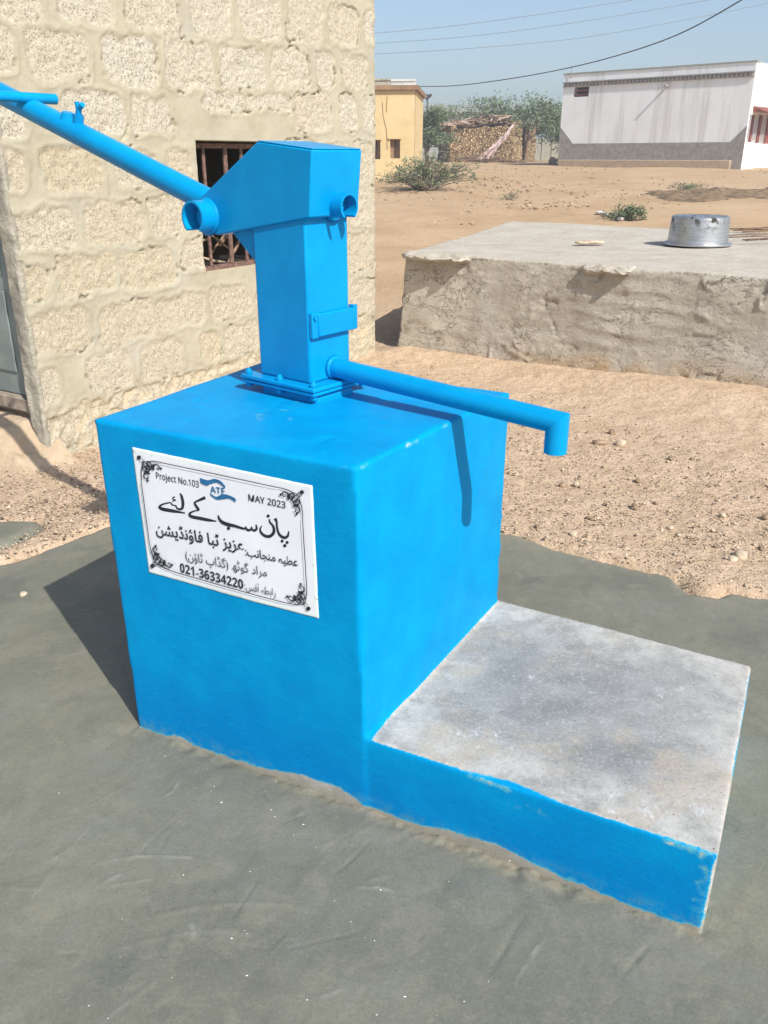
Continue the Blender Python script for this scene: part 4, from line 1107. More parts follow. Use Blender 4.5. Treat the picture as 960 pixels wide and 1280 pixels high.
# loose stones on the sand, each its own
def stones():
    protos = [stone_mesh('loose_stone', 11, (.028, .020, .013), M['stone']), stone_mesh('loose_stone', 12, (.024, .022, .015), M['palestone']), stone_mesh('loose_stone', 13, (.032, .016, .012), M['stone'])]
    spots = [(765, 542, 1.1, 0), (750, 556, 1.3, 2), (776, 556, 1.2, 1), (838, 575, .9, 2), (703, 608, .8, 0), (793, 635, .9, 2), (720, 607, .6, 1), (797, 602, .7, 0), (716, 670, .8, 1), (865, 575, .5, 0), (817, 513, .7, 1), (827, 527, .5, 0), (922, 622, .5, 2), (903, 646, .7, 1), (957, 648, .8, 0), (925, 697, 1.2, 1), (915, 702, .9, 1), (952, 688, .7, 0), (737, 650, .7, 2), (838, 662, .6, 1), (757, 632, .5, 0), (882, 498, .6, 2), (672, 660, .6, 0), (686, 500, .5, 2), (30, 745, .6, 1), (80, 610, .5, 0), (60, 640, .4, 1), (105, 600, .4, 2)]
    rr = random.Random(8); used = set()
    for (u, v, s, k) in spots:
        src = protos[k]
        if k in used: o = src.copy(); COL.objects.link(o)
        else: o = src; used.add(k)
        p = G(u, v); o.location = (p[0], p[1], .008 * s + .004); o.scale = (s,) * 3; o.rotation_euler = (0, 0, rr.uniform(0, 6.28))
        tag(o, 'pale loose stone lying on the sandy ground' if k == 1 else 'brown loose stone lying on the sandy ground' if k == 0 else 'long flat brown stone lying on the sandy ground', 'stone', 'loose stones on the sand')
    # gravel: too many to count
    mb = MB(); rr = random.Random(9)
    base = np.array([[1, 0, 0], [-1, 0, 0], [0, 1, 0], [0, -1, 0], [0, 0, 1], [0, 0, -1.]]); fs = [(0, 2, 4), (2, 1, 4), (1, 3, 4), (3, 0, 4), (2, 0, 5), (1, 2, 5), (3, 1, 5), (0, 3, 5)]
    n_ = 0
    while n_ < 13000:
        if rr.random() < .70: u, v = rr.uniform(480, 1000), 745 - 310 * rr.random() ** .85
        else: u, v = rr.uniform(-60, 180), rr.uniform(560, 720)
        p = G(u, v)
        if sd_poly(np.array([p[:2]]), pad_poly)[0] < .02 or sd_poly(np.array([p[:2]]), patch_poly)[0] < .01: continue
        s = rr.uniform(.002, .0065) * (2.0 if rr.random() < .07 else 1); a = rr.uniform(0, 6.28); c_, s_ = math.cos(a), math.sin(a)
        B = base * np.array([rr.uniform(.8, 1.5), rr.uniform(.7, 1.1), rr.uniform(.5, .8)]) * s
        B = np.stack([B[:, 0] * c_ - B[:, 1] * s_, B[:, 0] * s_ + B[:, 1] * c_, B[:, 2]], -1)
        mb.add(B + np.array([p[0], p[1], .004 + s * .2 + .012 * float(rr.random() < .3)]), fs, rr.choice((0, 1, 1))); n_ += 1
    o = mb.build('gravel', [M['stone'], M['palestone']], None, True, fix=False); tag(o, kind='stuff', label='fine gravel and grit scattered over the sandy ground', cat='gravel')
    st = MB()
    for k in range(90):
        u, v = rr.uniform(640, 1000), rr.uniform(450, 735); p = G(u, v); a = rr.uniform(0, 3.14); L = rr.uniform(.012, .05); dv = np.array([math.cos(a), math.sin(a), 0]) * L / 2
        if sd_poly(np.array([p[:2]]), pad_poly)[0] < .03: continue
        c = p + np.array([0, 0, .010]); st.tube([c - dv, c + np.array([0, 0, .003]), c + dv], .0014, 4)
    tag(st.build('straw', M['stick'], None, True, fix=False), 'bits of straw and twig scattered over the sand', 'straw', kind='stuff')
    # debris over the open sand further off
    mb = MB()
    for k in range(2600):
        u = rr.uniform(470, 1000); v = 207 + 75 * rr.random() ** 1.3; p = at(u, v)
        if v > 262 and u > 600: continue
        cl = float(vn(np.array([[p[0], p[1], 0]]), .35, 77)[0])
        if cl < .05 and rr.random() < .8: continue
        s = rr.uniform(.008, .035) * (1.6 if rr.random() < .05 else 1); B = base * np.array([rr.uniform(.8, 2.2), rr.uniform(.8, 1.3), rr.uniform(.5, .9)]) * s
        mb.add(B + np.array([p[0], p[1], p[2] + s * .3]), fs, rr.choice((0, 0, 1)))
    tag(mb.build('scattered_debris', [M['stone'], M['palestone']], None, True, fix=False), 'small stones and dry scraps scattered over the far sand', 'debris', kind='stuff')
    # white chips dropped on the apron
    mb = MB(); n_ = 0
    while n_ < 55:
        u, v = rr.uniform(0, 700), rr.uniform(900, 1280); p = G(u, v); s = rr.uniform(.0009, .0019)
        s *= rr.choice((.5, .7, 1, 1, 1.5)); B = base * s * np.array([rr.uniform(1, 2.2), 1, .5]); mb.add(B + np.array([p[0], p[1], .006]), fs); n_ += 1
    tag(mb.build('plaster_crumbs', M['plasticbag'], None, False, fix=False), 'tiny white plaster crumbs sprinkled on the grey apron', 'crumbs', kind='stuff')
stones()

# ------------------------------------------------------------------ plants
def leaf_quads(C_, N_, size, rr):
    pass
def shrub(name, base, w, h, nb, leaves, mat, seed, label, cat='shrub', group=None, lean=0, leaf=.03, bare=0.2):
    rr = np.random.default_rng(seed)
    root = thing(name, label, cat, base, group)
    st = MB(); L = []
    for k in range(nb):
        a = rr.uniform(0, 2 * math.pi); el = rr.uniform(.15, 1.35); ln = rr.uniform(.6, 1.0)
        d = np.array([math.cos(a) * math.cos(el) * w, math.sin(a) * math.cos(el) * w * .7, math.sin(el) * h]) * ln
        p0 = base + np.array([rr.normal(0, .05 * w), rr.normal(0, .05 * w), -.02])
        p1 = p0 + d * .5 + np.array([0, 0, .12 * h]); p2 = p0 + d + rr.normal(0, .04, 3) * w
        pts = spline([p0, p1, p2], 5); st.tube(pts, np.linspace(.012, .003, len(pts)) * max(.6, w), 5)
        for q in range(3):
            i = rr.integers(4, len(pts)); tw = rr.normal(0, 1, 3) * np.array([w, w, h]) * .16; tw[2] = abs(tw[2])
            st.tube([pts[i], pts[i] + tw], [.004 * max(.6, w), .002], 4)
            for j in range(leaves):
                t = rr.uniform(0, 1); L.append(pts[i] + tw * t + rr.normal(0, leaf * 1.1, 3))
        for j in range(leaves):
            t = rr.integers(3, len(pts)); L.append(pts[t] + rr.normal(0, leaf * 1.3, 3))
    st.build('stems', M['twig'], root, True, fix=False)
    leafmesh(np.array(L), leaf, rr, mat, root)
def leafmesh(C_, size, rr, mat, root, name='foliage', asp=.45):
    n_ = len(C_); A = rr.normal(0, 1, (n_, 3)); A /= np.linalg.norm(A, axis=1)[:, None]
    B = np.cross(A, rr.normal(0, 1, (n_, 3))); B /= np.linalg.norm(B, axis=1)[:, None]
    s = size * rr.uniform(.6, 1.3, n_)[:, None]
    V = np.stack([C_ - A * s, C_ + B * s * asp, C_ + A * s, C_ - B * s * asp], 1).reshape(-1, 3)
    return mesh_np(name, V, np.arange(n_ * 4).reshape(-1, 4), mat, root, False)
b = at(533, 238); 
shrub('low_shrub', b, 1.75, .95, 64, 13, M['leaf'], 1, 'wide sprawling green shrub on the sand in front of the yellow building', leaf=.035)
b = at(790, 276)
shrub('low_shrub', b, .42, .36, 20, 14, M['leaf'], 2, 'small green weed clump with litter round it behind the mud platform', leaf=.028)
b = at(763, 273)
shrub('low_shrub', b, .38, .16, 10, 9, M['leaf'], 3, 'flat sparse weed beside the small green clump behind the platform', leaf=.024)
b = at(636, 250)
shrub('dry_weed', b, .30, .26, 9, 5, M['leaf'], 4, 'thin straggling weed alone on the open sand left of centre', 'weed', leaf=.022)
b = at(855, 236)
shrub('dry_weed', b, .8, .20, 14, 5, M['leaf'], 6, 'low dry weed growing along the dark earth heap', 'weed', leaf=.03)

def tree(name, base, hgt, cr, seed, label, nleaf=5200, mat=None, flat=.5, trunk=.10, lsz=.10):
    rr = np.random.default_rng(seed); root = thing(name, label, 'tree', base)
    tk = MB(); tips = []
    p0 = np.array(base) - np.array([0, 0, .1]); top = p0 + np.array([rr.normal(0, .1), 0, hgt * .45])
    tk.tube(spline([p0, (p0 + top) / 2 + rr.normal(0, .06, 3), top], 4), np.linspace(trunk, trunk * .6, 9), 8)
    lm = MB()
    for k in range(13):
        a = 2 * math.pi * k / 13 + rr.normal(0, .25); ln = cr * rr.uniform(.6, 1.05)
        s0 = p0 + (top - p0) * rr.uniform(.45, 1.0)
        e = s0 + np.array([math.cos(a) * ln, math.sin(a) * ln * .8, hgt * rr.uniform(.05, .5)])
        e[2] = min(e[2], base[2] + hgt)
        pts = spline([s0, (s0 + e) / 2 + np.array([0, 0, .18 * ln]) + rr.normal(0, .08, 3), e], 5)
        lm.tube(pts, np.linspace(trunk * .5, .012, len(pts)), 6); tips.append((pts, ln))
    C_ = []
    for pts, ln in tips:
        for j in range(10):
            i = rr.integers(3, len(pts)); sp = pts[i] + rr.normal(0, 1, 3) * np.array([.30, .30, .17]) * cr * .5
            lm.tube([pts[i], sp], [.012, .005], 4)
            m_ = int(nleaf / (len(tips) * 10)); C_.append(sp + rr.normal(0, 1, (m_, 3)) * np.array([.17, .17, .075]) * cr * .8)
    t = tk.build('trunk', M['twig'], root, True, fix=False)
    lm.build('branch', M['twig'], root, True, fix=False)
    C_ = np.vstack(C_); C_ = C_[C_[:, 2] > base[2] + .12 * hgt]
    leafmesh(C_, lsz, rr, mat or M['leaf2'], root, 'crown', .35)
def on_y(u, v, y):
    p = D(u, v, y); return np.array([p[0], p[1], terr(p[0], p[1])])
p = on_y(655, 195, 52); tree('acacia_tree', p, 3.9, 3.1, 21, 'broad feathery acacia rising behind the stone hut', 14000, lsz=.085)
p = on_y(712, 195, 58); tree('acacia_tree', p, 3.6, 2.4, 25, 'acacia half hidden behind the left end of the white building', 8000, lsz=.085)
p = on_y(536, 200, 44); tree('acacia_tree', p, 3.0, 1.35, 22, 'narrow green acacia beside the yellow building', 9000, lsz=.07)
p = on_y(565, 200, 56); tree('acacia_tree', p, 2.6, 1.5, 23, 'small acacia in front of the long grey shed', 3000, lsz=.09)

# ------------------------------------------------------------------ buildings far off
def wall_holes(mb, o, ex, ez, en, W, H, holes, T=.25):
    """wall slab, outer face at o, ex right, ez up, en outward normal; holes (x0,z0,x1,z1)"""
    xs = sorted({0, W, *[h[0] for h in holes], *[h[2] for h in holes]}); zs_ = sorted({0, H, *[h[1] for h in holes], *[h[3] for h in holes]})
    inh = lambda x, z: any(h[0] < x < h[2] and h[1] < z < h[3] for h in holes)
    for i in range(len(xs) - 1):
        for j in range(len(zs_) - 1):
            if inh((xs[i] + xs[i + 1]) / 2, (zs_[j] + zs_[j + 1]) / 2): continue
            for dd, fl in ((0, 0), (-T, 1)):
                q = [o + ex * x + ez * z + en * dd for x, z in ((xs[i], zs_[j]), (xs[i + 1], zs_[j]), (xs[i + 1], zs_[j + 1]), (xs[i], zs_[j + 1]))]
                mb.add(q[::-1] if fl else q, [(0, 1, 2, 3)])
    for (x0, z0, x1, z1) in holes:
        for a, b in (((x0, z0), (x1, z0)), ((x1, z0), (x1, z1)), ((x1, z1), (x0, z1)), ((x0, z1), (x0, z0))):
            mb.add([o + ex * a[0] + ez * a[1], o + ex * b[0] + ez * b[1], o + ex * b[0] + ez * b[1] - en * T, o + ex * a[0] + ez * a[1] - en * T], [(0, 1, 2, 3)])
UP = np.array([0, 0, 1.])
def white_building():
    R = at(926, 212); yL = R[1] * 1.157; Lp = D(697, 207, yL)
    L0 = np.array([Lp[0], Lp[1], 0]); R0 = np.array([R[0], R[1], 0])
    zb = min(terr(*L0[:2]), terr(*R0[:2])) - .15
    ex = R0 - L0; W = np.linalg.norm(ex); ex /= W; en = np.array([ex[1], -ex[0], 0]); 
    if en[1] > 0: en = -en
    ztop = (D(704, 92, L0[1])[2] + D(942, 79, R0[1])[2]) / 2; H = ztop - zb
    o = np.array([L0[0], L0[1], zb]); bk = -en
    root = thing('white_building', 'long flat-roofed whitewashed building with a grey cement dado across the sand', 'building', (L0 + R0) / 2 + UP * zb)
    def loc(u, v):
        P_ = PL(u, v, L0, en); return (P_ - L0) @ ex, P_[2] - zb
    v0 = loc(718, 109); v1 = loc(735.5, 120.5)
    vent = (v0[0], v1[1], v1[0], v0[1])
    w = MB(); wall_holes(w, o, ex, UP, en, W, H, [vent], .3)
    dp = 9.0
    e2 = -en; sW = 3.2
    w.box(o + e2 * .3, ex * .3, e2 * (dp - .3), UP * H); w.box(o + e2 * dp, ex * W, e2 * .3, UP * H)
    w.build('wall', M['white'], root, fix=False)
    # bright end wall on the right with openings
    Rt = o + ex * W
    def locr(u, v):
        P_ = PL(u, v, Rt, ex); return (P_ - Rt) @ e2, P_[2] - zb
    hs = []
    for (ua, va, ub, vb) in ((937, 143, 944, 178), (947, 143, 954, 179), (957, 143, 964, 180)):
        a = locr(ua, va); b_ = locr(ub, vb); hs.append((max(.1, a[0]), b_[1], b_[0], a[1]))
    wr = MB(); wall_holes(wr, Rt, e2, UP, ex, dp + .3, H - .004, hs, .3); wr.build('end_wall', M['white'], root, fix=False)
    for h in hs:
        m = MB(); m.box(Rt - ex * .10 + e2 * h[0] + UP * h[1], e2 * (h[2] - h[0]), -ex * .05, UP * (h[3] - h[1]))
        win = m.build('shutter', M['redwood'], root)
        m = MB(); x_ = (h[0] + h[2]) / 2; m.box(Rt - ex * .098 + e2 * (x_ - .04) + UP * (h[1] + .03), e2 * .08, ex * .04, UP * (h[3] - h[1] - .06)); m.build('shutter_stile', M['redwood'], win)
    m = MB(); a = locr(937, 138); b_ = locr(975, 143)
    m.prism([Rt + e2 * .3 + UP * (hs[0][3] + .10) + ex * .004, Rt + e2 * .3 + UP * (hs[0][3] + .30) + ex * .004, Rt + e2 * .3 + UP * (hs[0][3] + .02) + ex * .7], e2 * 6); m.build('awning', M['redwood'], root)
    rf = MB(); rf.box(o + e2 * .3 + ex * .3 + UP * (H - .45), ex * (W - .6), e2 * (dp - .3), UP * .15); rf.build('roof', M['greyroof'], root)
    # coping, toothed cornice, dado, plinth ledge
    m = MB(); m.box(o + en * .03 - ex * .03 + UP * (H + .002), ex * (W + .06), e2 * .36, UP * .05); m.build('coping', M['greywall'], root)
    zc1 = loc(820, 101)[1]
    m = MB(); t0 = loc(706, 103.5)[1]; t1 = loc(938, 95)[1]; zc = (t0 + t1) / 2; st = .17
    m.box(o + UP * (zc + .05) + en * .10, ex * W, -en * .098, UP * .04)
    m.box(o + UP * (zc - .10) + en * .06, ex * W, -en * .058, UP * .035)
    for i in range(int(W / st)):
        x = i * st; m.prism([o + ex * x + UP * (zc - .062) + en * .002, o + ex * (x + .085) + UP * (zc - .062) + en * .09, o + ex * (x + .17) + UP * (zc - .062) + en * .002], UP * .11)
    m.build('toothed_cornice', M['dado'], root)
    zd = (loc(760, 179)[1] + loc(880, 178)[1]) / 2; zl = (loc(760, 199)[1] + loc(900, 201)[1]) / 2
    xr = loc(928, 178)[0]
    rise = loc(931, 157)[1]; riseL = loc(701, 158)[1]
    m = MB(); m.prism([o + ex * 0.004 + UP * 0, o + ex * (W - .004), o + ex * (W - .004) + UP * rise, o + ex * (W - (rise - zd) * 1.0) + UP * zd, o + ex * ((riseL - zd) * 1.0) + UP * zd, o + ex * .004 + UP * riseL], en * .03); m.build('dado', M['dado'], root)
    m = MB(); m.box(o + en * .16 + ex * .1, ex * (W - .5), -en * .128, UP * zl); m.build('foot_ledge', M['mud_t'], root, False, .03)
    # vent blades
    m = MB()
    for q in (.12, .56): m.box(o - en * .14 + ex * vent[0] + UP * (vent[1] + (vent[3] - vent[1]) * q), ex * (vent[2] - vent[0]), en * .13, UP * (vent[3] - vent[1]) * .14)
    ve = m.build('vent', M['redwood'], root)
    m = MB(); m.box(o - en * .305 + ex * (vent[0] - .05) + UP * (vent[1] - .05), ex * (vent[2] - vent[0] + .1), -en * .02, UP * (vent[3] - vent[1] + .1)); m.build('vent_back', M['dark'], ve)
    a = loc(835, 107); m = MB(); c = o + ex * a[0] + UP * a[1]; m.tube([c - en * .05, c + en * .28 - UP * .03], .05, 10); m.build('roof_spout', M['dado'], root, True, 0, 2, True, 40)
    a = loc(714.5, 95); m = MB(); c = o + ex * a[0] + UP * (a[1] - .1) + en * .05; m.tube([c, c + UP * .5], .018, 6); m.build('conduit', M['dado'], root)
    fl = MB(); fl.box(o + ex * .3 + e2 * .3, ex * (W - .6), e2 * (dp - .3), UP * .02); fl.build('floor_slab', M['dark'], root)
white_building()

def yellow_building():
    y = 29.5; Rb = D(517.5, 222, y); zb = terr(Rb[0], y) - .15
    R0 = np.array([Rb[0], y, zb]); ex = np.array([math.cos(.10), -math.sin(.10), 0]); W = 5.0; o = R0 - ex * W; en = np.array([ex[1], -ex[0], 0])
    if en[1] > 0: en = -en
    def loc(u, v):
        P_ = PL(u, v, o, en); return (P_ - o) @ ex, P_[2] - zb
    H = (loc(517, 114)[1] + loc(470, 111)[1]) / 2
    root = thing('yellow_building', 'cracked yellow ochre building with white lattice parapet beside the block house', 'building', o + ex * W / 2)
    hs = []
    for a, b_ in (((464.5, 175), (475.5, 199)), ((487.5, 174), (500, 198))):
        p = loc(*a); q = loc(*b_); hs.append((p[0], q[1], q[0], p[1]))
    w = MB(); wall_holes(w, o, ex, UP, en, W, H, hs, .22)
    e2 = -en; dp = 4.0
    w.box(o + e2 * .22 + ex * (W - .2), ex * .2, e2 * dp, UP * H); w.box(o + e2 * .22, ex * .2, e2 * dp, UP * H); w.box(o + e2 * (dp + .22), ex * W, e2 * .2, UP * H)
    w.build('wall', M['yellow'], root, fix=False)
    for h in hs:
        m = MB(); m.box(o - en * .16 + ex * h[0] + UP * h[1], ex * (h[2] - h[0]), -en * .05, UP * (h[3] - h[1])); wi = m.build('window', M['trim'], root)
        m = MB(); m.box(o - en * .158 + ex * ((h[0] + h[2]) / 2 - .02) + UP * (h[1] + .02), ex * .04, en * .03, UP * (h[3] - h[1] - .04)); m.build('mullion', M['dark'], wi)
        m = MB(); m.box(o + ex * (h[0] - .05) + UP * (h[3] + .004) + en * .05, ex * (h[2] - h[0] + .1), -en * .048, UP * .05); m.build('window_hood', M['yellow'], root)
    m = MB(); m.box(o + en * .12 - ex * .1 + UP * (H + .004), ex * (W + .2), e2 * (dp + .6), UP * .13); m.build('cornice', M['trim'], root)
    # cracks as shallow dark grooves: thin inset slivers following the wall
    m = MB()
    for pts in ([(478, 128), (479, 145), (483, 163), (484, 187)], [(484, 121), (483, 140)]):
        P_ = [o + ex * loc(*q)[0] + UP * loc(*q)[1] + en * .003 for q in spline(pts, 4)]
        m.tube(P_, .012, 4)
    m.build('crack', M['trim'], root)
    # parapet: solid part and lattice
    zl = H + .134; zt = loc(500, 99)[1]; h = zt - zl; x0 = loc(489, 105)[0]
    m = MB(); m.box(o + UP * zl, ex * (x0 - .03), e2 * .12, UP * h * .8); m.box(o + UP * (zl + h * .8 + .002) + en * .03, ex * (x0 - .03), e2 * .18, UP * .05); m.build('parapet_wall', M['jamb'], root)
    m = MB(); x1 = W + .03; wl = x1 - x0
    m.box(o + UP * zl + ex * x0, ex * wl, e2 * .07, UP * .05); m.box(o + UP * (zl + h - .05) + ex * x0, ex * wl, e2 * .07, UP * .05)
    k = 9
    for i in range(k):
        a = x0 + wl * i / k; bq = wl / k
        for s_ in (0, 1):
            p = o + ex * (a + (bq if s_ else 0)) + UP * (zl + .05) + e2 * (.02 + .03 * s_); q = o + ex * (a + (0 if s_ else bq)) + UP * (zl + h - .05) + e2 * (.02 + .03 * s_)
            m.tube([p, (p + q) / 2, q], .010, 4)
        m.tube([o + ex * a + UP * (zl + .05) + e2 * .035, o + ex * a + UP * (zl + h - .05) + e2 * .035], .012, 4)
    m.build('lattice_railing', M['lattice'], root)
yellow_building()

def stone_hut():
    F0 = at(561, 203); y = F0[1]
    gy = lambda u, yy: np.array([D(u, 203, yy)[0], yy, terr(0, yy)])
    A = gy(561, y); B = gy(640, y + .1); Cc = gy(668, y + .9); L_ = D(547, 200, y + 2.6); L_[2] = terr(*L_[:2])
    z0 = terr(A[0], A[1]) - .15; zt = D(600, 160, y)[2]
    root = thing('stone_hut', 'small tumbledown hut of brown stacked stones roofed with sticks', 'hut', (A + Cc) / 2)
    def panel(mb_pts, name, pale, seed, h0, h1):
        a, b_ = mb_pts; n1 = max(16, int(np.linalg.norm((b_ - a)[:2]) / .09)); n2 = int((zt - z0) / .08)
        U, Vv = np.meshgrid(np.linspace(0, 1, n1), np.linspace(0, 1, n2)); U = U.ravel(); Vv = Vv.ravel()
        top = h0 + (h1 - h0) * U + fbm(np.stack([U * 9, U * 0, U * 0], -1), 1, 3, seed) * .12
        P_ = np.outer(1 - U, a) + np.outer(U, b_); P_[:, 2] = z0 + (top - z0) * Vv
        dirv = (b_ - a) * [1, 1, 0]; dirv /= np.linalg.norm(dirv); nn = np.array([dirv[1], -dirv[0], 0])
        dsp = vn(P_, 5.2, seed) * .07 + vn(P_, 11, seed + 3) * .03 - .05 * Vv
        P1 = P_ + np.outer(dsp, nn); P2_ = P_ - nn * .35
        F1 = grid_faces(n1, n2); V_ = np.vstack([P1, P2_]); F_ = [F1, F1[:, ::-1] + n1 * n2]
        i = np.arange(n1 - 1); tr = (n2 - 1) * n1
        F_.append(np.stack([tr + i, tr + i + 1, tr + i + 1 + n1 * n2, tr + i + n1 * n2], -1))
        j = np.arange(n2 - 1) * n1
        F_.append(np.stack([j, j + n1, j + n1 + n1 * n2, j + n1 * n2], -1)); j = j + n1 - 1
        F_.append(np.stack([j + n1, j, j + n1 * n2, j + n1 + n1 * n2], -1))
        return mesh_np(name, V_, np.vstack(F_), M['stack'], root, True, {'pale': np.full(len(V_), pale)})
    panel((L_, A), 'stacked_wall', 0.0, 3, zt + .05, zt); panel((A, B), 'stacked_wall', .1, 5, zt, zt + .1)
    dA = B + (Cc - B) * .42; dB = B + (Cc - B) * .60
    zr = D(650, 158, y)[2]
    panel((B, dA), 'stacked_wall', .85, 7, zt + .25, zt + .35); panel((dB, Cc), 'stacked_wall', .7, 9, zt + .3, zt + .2)
    bk = Cc + np.array([-.3, 3.2, 0]); bl = L_ + np.array([.3, 1.6, 0])
    panel((Cc, bk), 'stacked_wall', .4, 11, zt + .2, zt); panel((bk, bl), 'stacked_wall', .3, 13, zt, zt); panel((bl, L_), 'stacked_wall', .2, 15, zt, zt + .05)
    m = MB(); c = (dA + dB) / 2 + np.array([.05, .06, 0]); m.tube([c * [1, 1, 0] + UP * z0, c * [1, 1, 0] + UP * (zt + .4) + np.array([.25, 0, 0])], [.07, .05], 7); m.build('door_post', M['stick'], root)
    rr = np.random.default_rng(31); m = MB(); m2 = MB()
    P0 = np.array([A[0], A[1], 0]); ax = (Cc - A) * [1, 1, 0]; dx = np.linalg.norm(ax); ax /= dx; ay = np.array([-ax[1], ax[0], 0])
    for k in range(230):
        s = rr.uniform(-.1, 1.05); t = rr.uniform(-.1, .95); hgt = .12 + .5 * math.exp(-((s - .62) / .28) ** 2) * rr.uniform(.2, 1) + .25 * math.exp(-((s - .22) / .1) ** 2) * rr.uniform(0, 1)
        c = P0 + ax * dx * s + ay * 2.6 * t + UP * (zt + hgt); a = rr.uniform(0, math.pi); L__ = rr.uniform(.5, 1.5); dv = ax * math.cos(a) + ay * math.sin(a) + UP * rr.normal(0, .22)
        (m2 if k % 4 == 0 else m).tube([c - dv * L__ / 2, c + UP * .04, c + dv * L__ / 2], [.035, .055, .025], 5)
    for k in range(60):
        s = rr.uniform(.0, 1.0); t = rr.uniform(0, .9); c = P0 + ax * dx * s + ay * 2.4 * t + UP * (zt + rr.uniform(.05, .2)); m.tube([c - ax * .3, c + UP * .08, c + ax * .3], [.08, .14, .06], 6)
    r_ = m.build('stick_roof', M['stick'], root, True, fix=False); m2.build('pale_sticks', M['stick2'], r_, True, fix=False)
    # hanging cloth
    m = MB(); top = D(642, 156, y - .22); bot = D(606, 199, y - .75); nn_ = 14; vs = []
    for i in range(26):
        t = i / 25
        for k in range(nn_):
            q = k / (nn_ - 1); wd = .12 + .75 * t ** 1.6
            p_ = top * (1 - t) + bot * t + ax * (q - .5 + .12 * math.sin(t * 6)) * wd + np.array([0, -1., 0]) * (.09 * math.sin(q * 17 + t * 3) * (.4 + t) + .14 * math.sin(t * 3.1))
            vs.append(p_ + np.array([0, .05, .07]) * float(fbm(np.array([[q * 3, t * 5, 1.]]), 1.5, 3, 191)[0]) * 2 + UP * (.18 * math.sin(q * 7) * t * (1 - t)))
    F_ = grid_faces(nn_, 26); m.add(vs, [tuple(f) for f in F_.tolist()]); o = m.build('hanging_cloth', M['cloth'], None, True, fix=False)
    so = o.modifiers.new('thick', 'SOLIDIFY'); so.thickness = .03
    tag(o, 'faded pink and white cloth draped over the front of the stone hut', 'cloth')
    # loose brushwood leaning at the foot
    m = MB()
    for k in range(70):
        u = rr.uniform(585, 655); c = D(u, 203.5 + rr.uniform(-1, 3), y - .7); c[2] = terr(c[0], c[1]) + rr.uniform(.03, .35) * math.exp(-((u - 610) / 22) ** 2) + .04; L__ = rr.uniform(.5, 1.7); dv = ax + UP * rr.normal(-.06, .13) + ay * rr.normal(0, .3)
        m.tube([c - dv * L__ / 2, c, c + dv * L__ / 2], [.012, .02, .008], 4)
    tag(m.build('brushwood_heap', M['stick'], None, True, fix=False), 'low heap of dark cut brushwood at the foot of the stone hut', 'brushwood')
stone_hut()

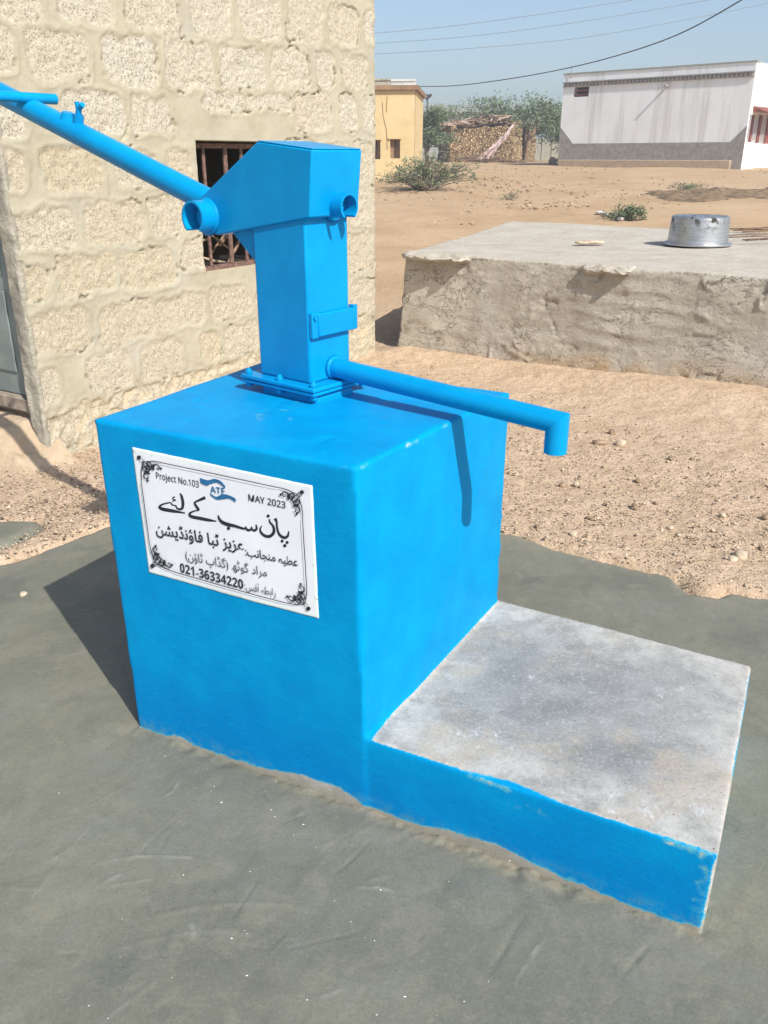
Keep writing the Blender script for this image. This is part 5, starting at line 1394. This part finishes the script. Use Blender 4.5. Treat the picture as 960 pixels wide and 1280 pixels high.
def shed_and_rest():
    y = 74; a = D(505, 198, y); b = D(668, 198, y); zb = terr(0, y) - .2; zt = D(560, 140, y)[2]
    root = thing('long_shed', 'long low faded grey-green shed in the distance behind the acacias', 'shed', (a + b) / 2)
    m = MB(); m.box(np.array([a[0], y, zb]), np.array([b[0] - a[0], 0, 0]), np.array([0, 8, 0]), UP * (zt - zb)); m.build('wall', M['greywall'], root)
    m = MB(); zr = D(560, 131, y)[2]; xa, xb = a[0] - .4, b[0] + .4
    m.prism([np.array([xa, y - .5, zt + .004]), np.array([xa, y + 8.5, zt + .004]), np.array([xa, y + 6, zr + .1]), np.array([xa, y + .6, zr])], np.array([xb - xa, 0, 0])); rf = m.build('roof', M['greyroof'], root)
    m = MB()
    for i in range(34): x = xa + (xb - xa) * (i + .2) / 34; m.box(np.array([x, y - .56, zt - .12]), np.array([.16, 0, 0]), np.array([0, .5, 0]), UP * .12)
    m.build('eaves_rafter', M['jamb'], rf)
    # low boundary wall
    y = 62; a = D(664, 196, y); b = D(706, 196, y); m = MB(); z0 = terr(0, y) - .1; z1 = D(680, 172.5, y)[2]
    wx = b[0] - a[0]; root = thing('boundary_wall', 'low grey boundary wall with square piers between hut and white building', 'wall', np.array([(a[0] + b[0]) / 2, y, z0]))
    m.box(np.array([a[0], y, z0]), np.array([wx, 0, 0]), np.array([0, .2, 0]), UP * (z1 - z0 - .1)); m.build('panel', M['jamb'], root)
    for i in range(4):
        m = MB(); x = a[0] + wx * i / 3.4; m.box(np.array([x, y - .06, z0]), np.array([.35, 0, 0]), np.array([0, .32, 0]), UP * (z1 - z0)); m.build('pier', M['jamb'], root)
    m = MB(); m.box(np.array([a[0], y - .03, z1 - .097]), np.array([wx, 0, 0]), np.array([0, .26, 0]), UP * .08); m.build('coping', M['greywall'], root)
    # antenna pole
    y = 60; p = D(534, 140, y); t = D(534, 118, y); m = MB(); z0 = terr(p[0], y); m.tube([np.array([p[0], y, z0]), np.array([p[0], y, t[2]])], .05, 6)
    root = thing('antenna_mast', 'thin mast with a small aerial standing beyond the narrow acacia', 'mast', np.array([p[0], y, z0])); m.build('pole', M['cable'], root)
    m = MB(); m.tube([np.array([p[0] - .45, y, t[2]]), np.array([p[0] + .2, y, t[2] - .05])], .04, 5); m.tube([np.array([p[0] - .1, y - .02, t[2] - .3]), np.array([p[0] + .25, y - .02, t[2] - .0])], .10, 6); m.build('aerial', M['cable'], root)
    # dark earth heap on the right
    P0 = at(800, 246); P1 = at(985, 243); n1, n2 = 140, 34
    U, Vv = np.meshgrid(np.linspace(0, 1, n1), np.linspace(-1, 1, n2)); U = U.ravel(); Vv = Vv.ravel()
    P_ = np.outer(1 - U, P0) + np.outer(U, P1 + np.array([2, 0, 0])); P_[:, 1] += Vv * 2.3
    h = (1 - Vv ** 2) * sstep(0, .12, U) * sstep(1, .95, U) * (.16 + .16 * fbm(P_, 1.2, 4, 161)) + (fbm(P_, 5, 3, 163) * .06) * (1 - Vv ** 2) * sstep(0, .1, U)
    P_[:, 2] = terr(P_[:, 0], P_[:, 1]) - .06 + h
    tag(mesh_np('earth_heap', P_, grid_faces(n1, n2), M['mound'], None, True), kind='structure')
    # sand bank in front of hut: pale strip
    # tyre-like ring and log by the white building's left end
    c = at(700, 206); m = MB(); pts = [c + np.array([.32 * math.cos(q), .22 * math.sin(q) - .2, .10 + .12 * math.sin(q)]) for q in np.linspace(0, 2 * math.pi, 20)]
    m.tube(pts, .07, 8); tag(m.build('old_tyre', M['rubber'], None, True, fix=False), 'dusty old ring lying on the sand by the white building corner', 'tyre')
    st = stone_mesh('boulder', 41, (.17, .14, .20), M['stone']); c = at(690, 206); st.location = (c[0], c[1], c[2] + .12); tag(st, 'brown boulder beside the ring at the white building corner', 'boulder')
    # litter round the weed clump
    rr = random.Random(3)
    for k, (u, v) in enumerate([(757, 270), (749, 268), (776, 276), (770, 272), (882, 247), (895, 244)]):
        s = stone_mesh('plastic_scrap', 50 + k, (.10, .07, .03), M['plasticbag']); c = at(u, v); s.location = (c[0], c[1], c[2] + .03); s.rotation_euler = (0, .2, rr.uniform(0, 3))
        tag(s, 'crumpled white plastic scrap lying on the sand by the weeds' if k < 4 else 'pale plastic scrap lying on the dark earth heap', 'litter', 'plastic litter on the sand')
shed_and_rest()

def cables():
    def cab(name, px, ys, r, mat, label):
        pts = spline([D(u, v, y) for (u, v), y in zip(px, ys)], 10)
        m = MB(); m.tube(pts, r, 6); tag(m.build(name, mat, None, True, fix=False), label, 'cable')
    cab('power_cable', [(518.5, 108), (570, 107), (640, 98), (710, 85), (780, 67), (850, 42), (925, 1), (990, -42)], [32, 30.5, 28.5, 26.5, 24, 22, 20, 18.5], .013, M['cable'], 'thick dark cable sagging from the yellow building up to the top right')
    cab('power_cable', [(440, 44), (560, 33), (680, 17), (790, 0), (900, -18)], [60] * 5, .019, M['wire'], 'topmost of the three thin pale wires across the sky')
    cab('power_cable', [(440, 56), (580, 46), (720, 28), (885, 0), (960, -14)], [60] * 5, .019, M['wire'], 'middle of the three thin pale wires across the sky')
    cab('power_cable', [(440, 69), (580, 61), (720, 48), (850, 26), (965, 3), (1000, -4)], [60] * 6, .019, M['wire'], 'lowest of the three thin pale wires across the sky')
cables()
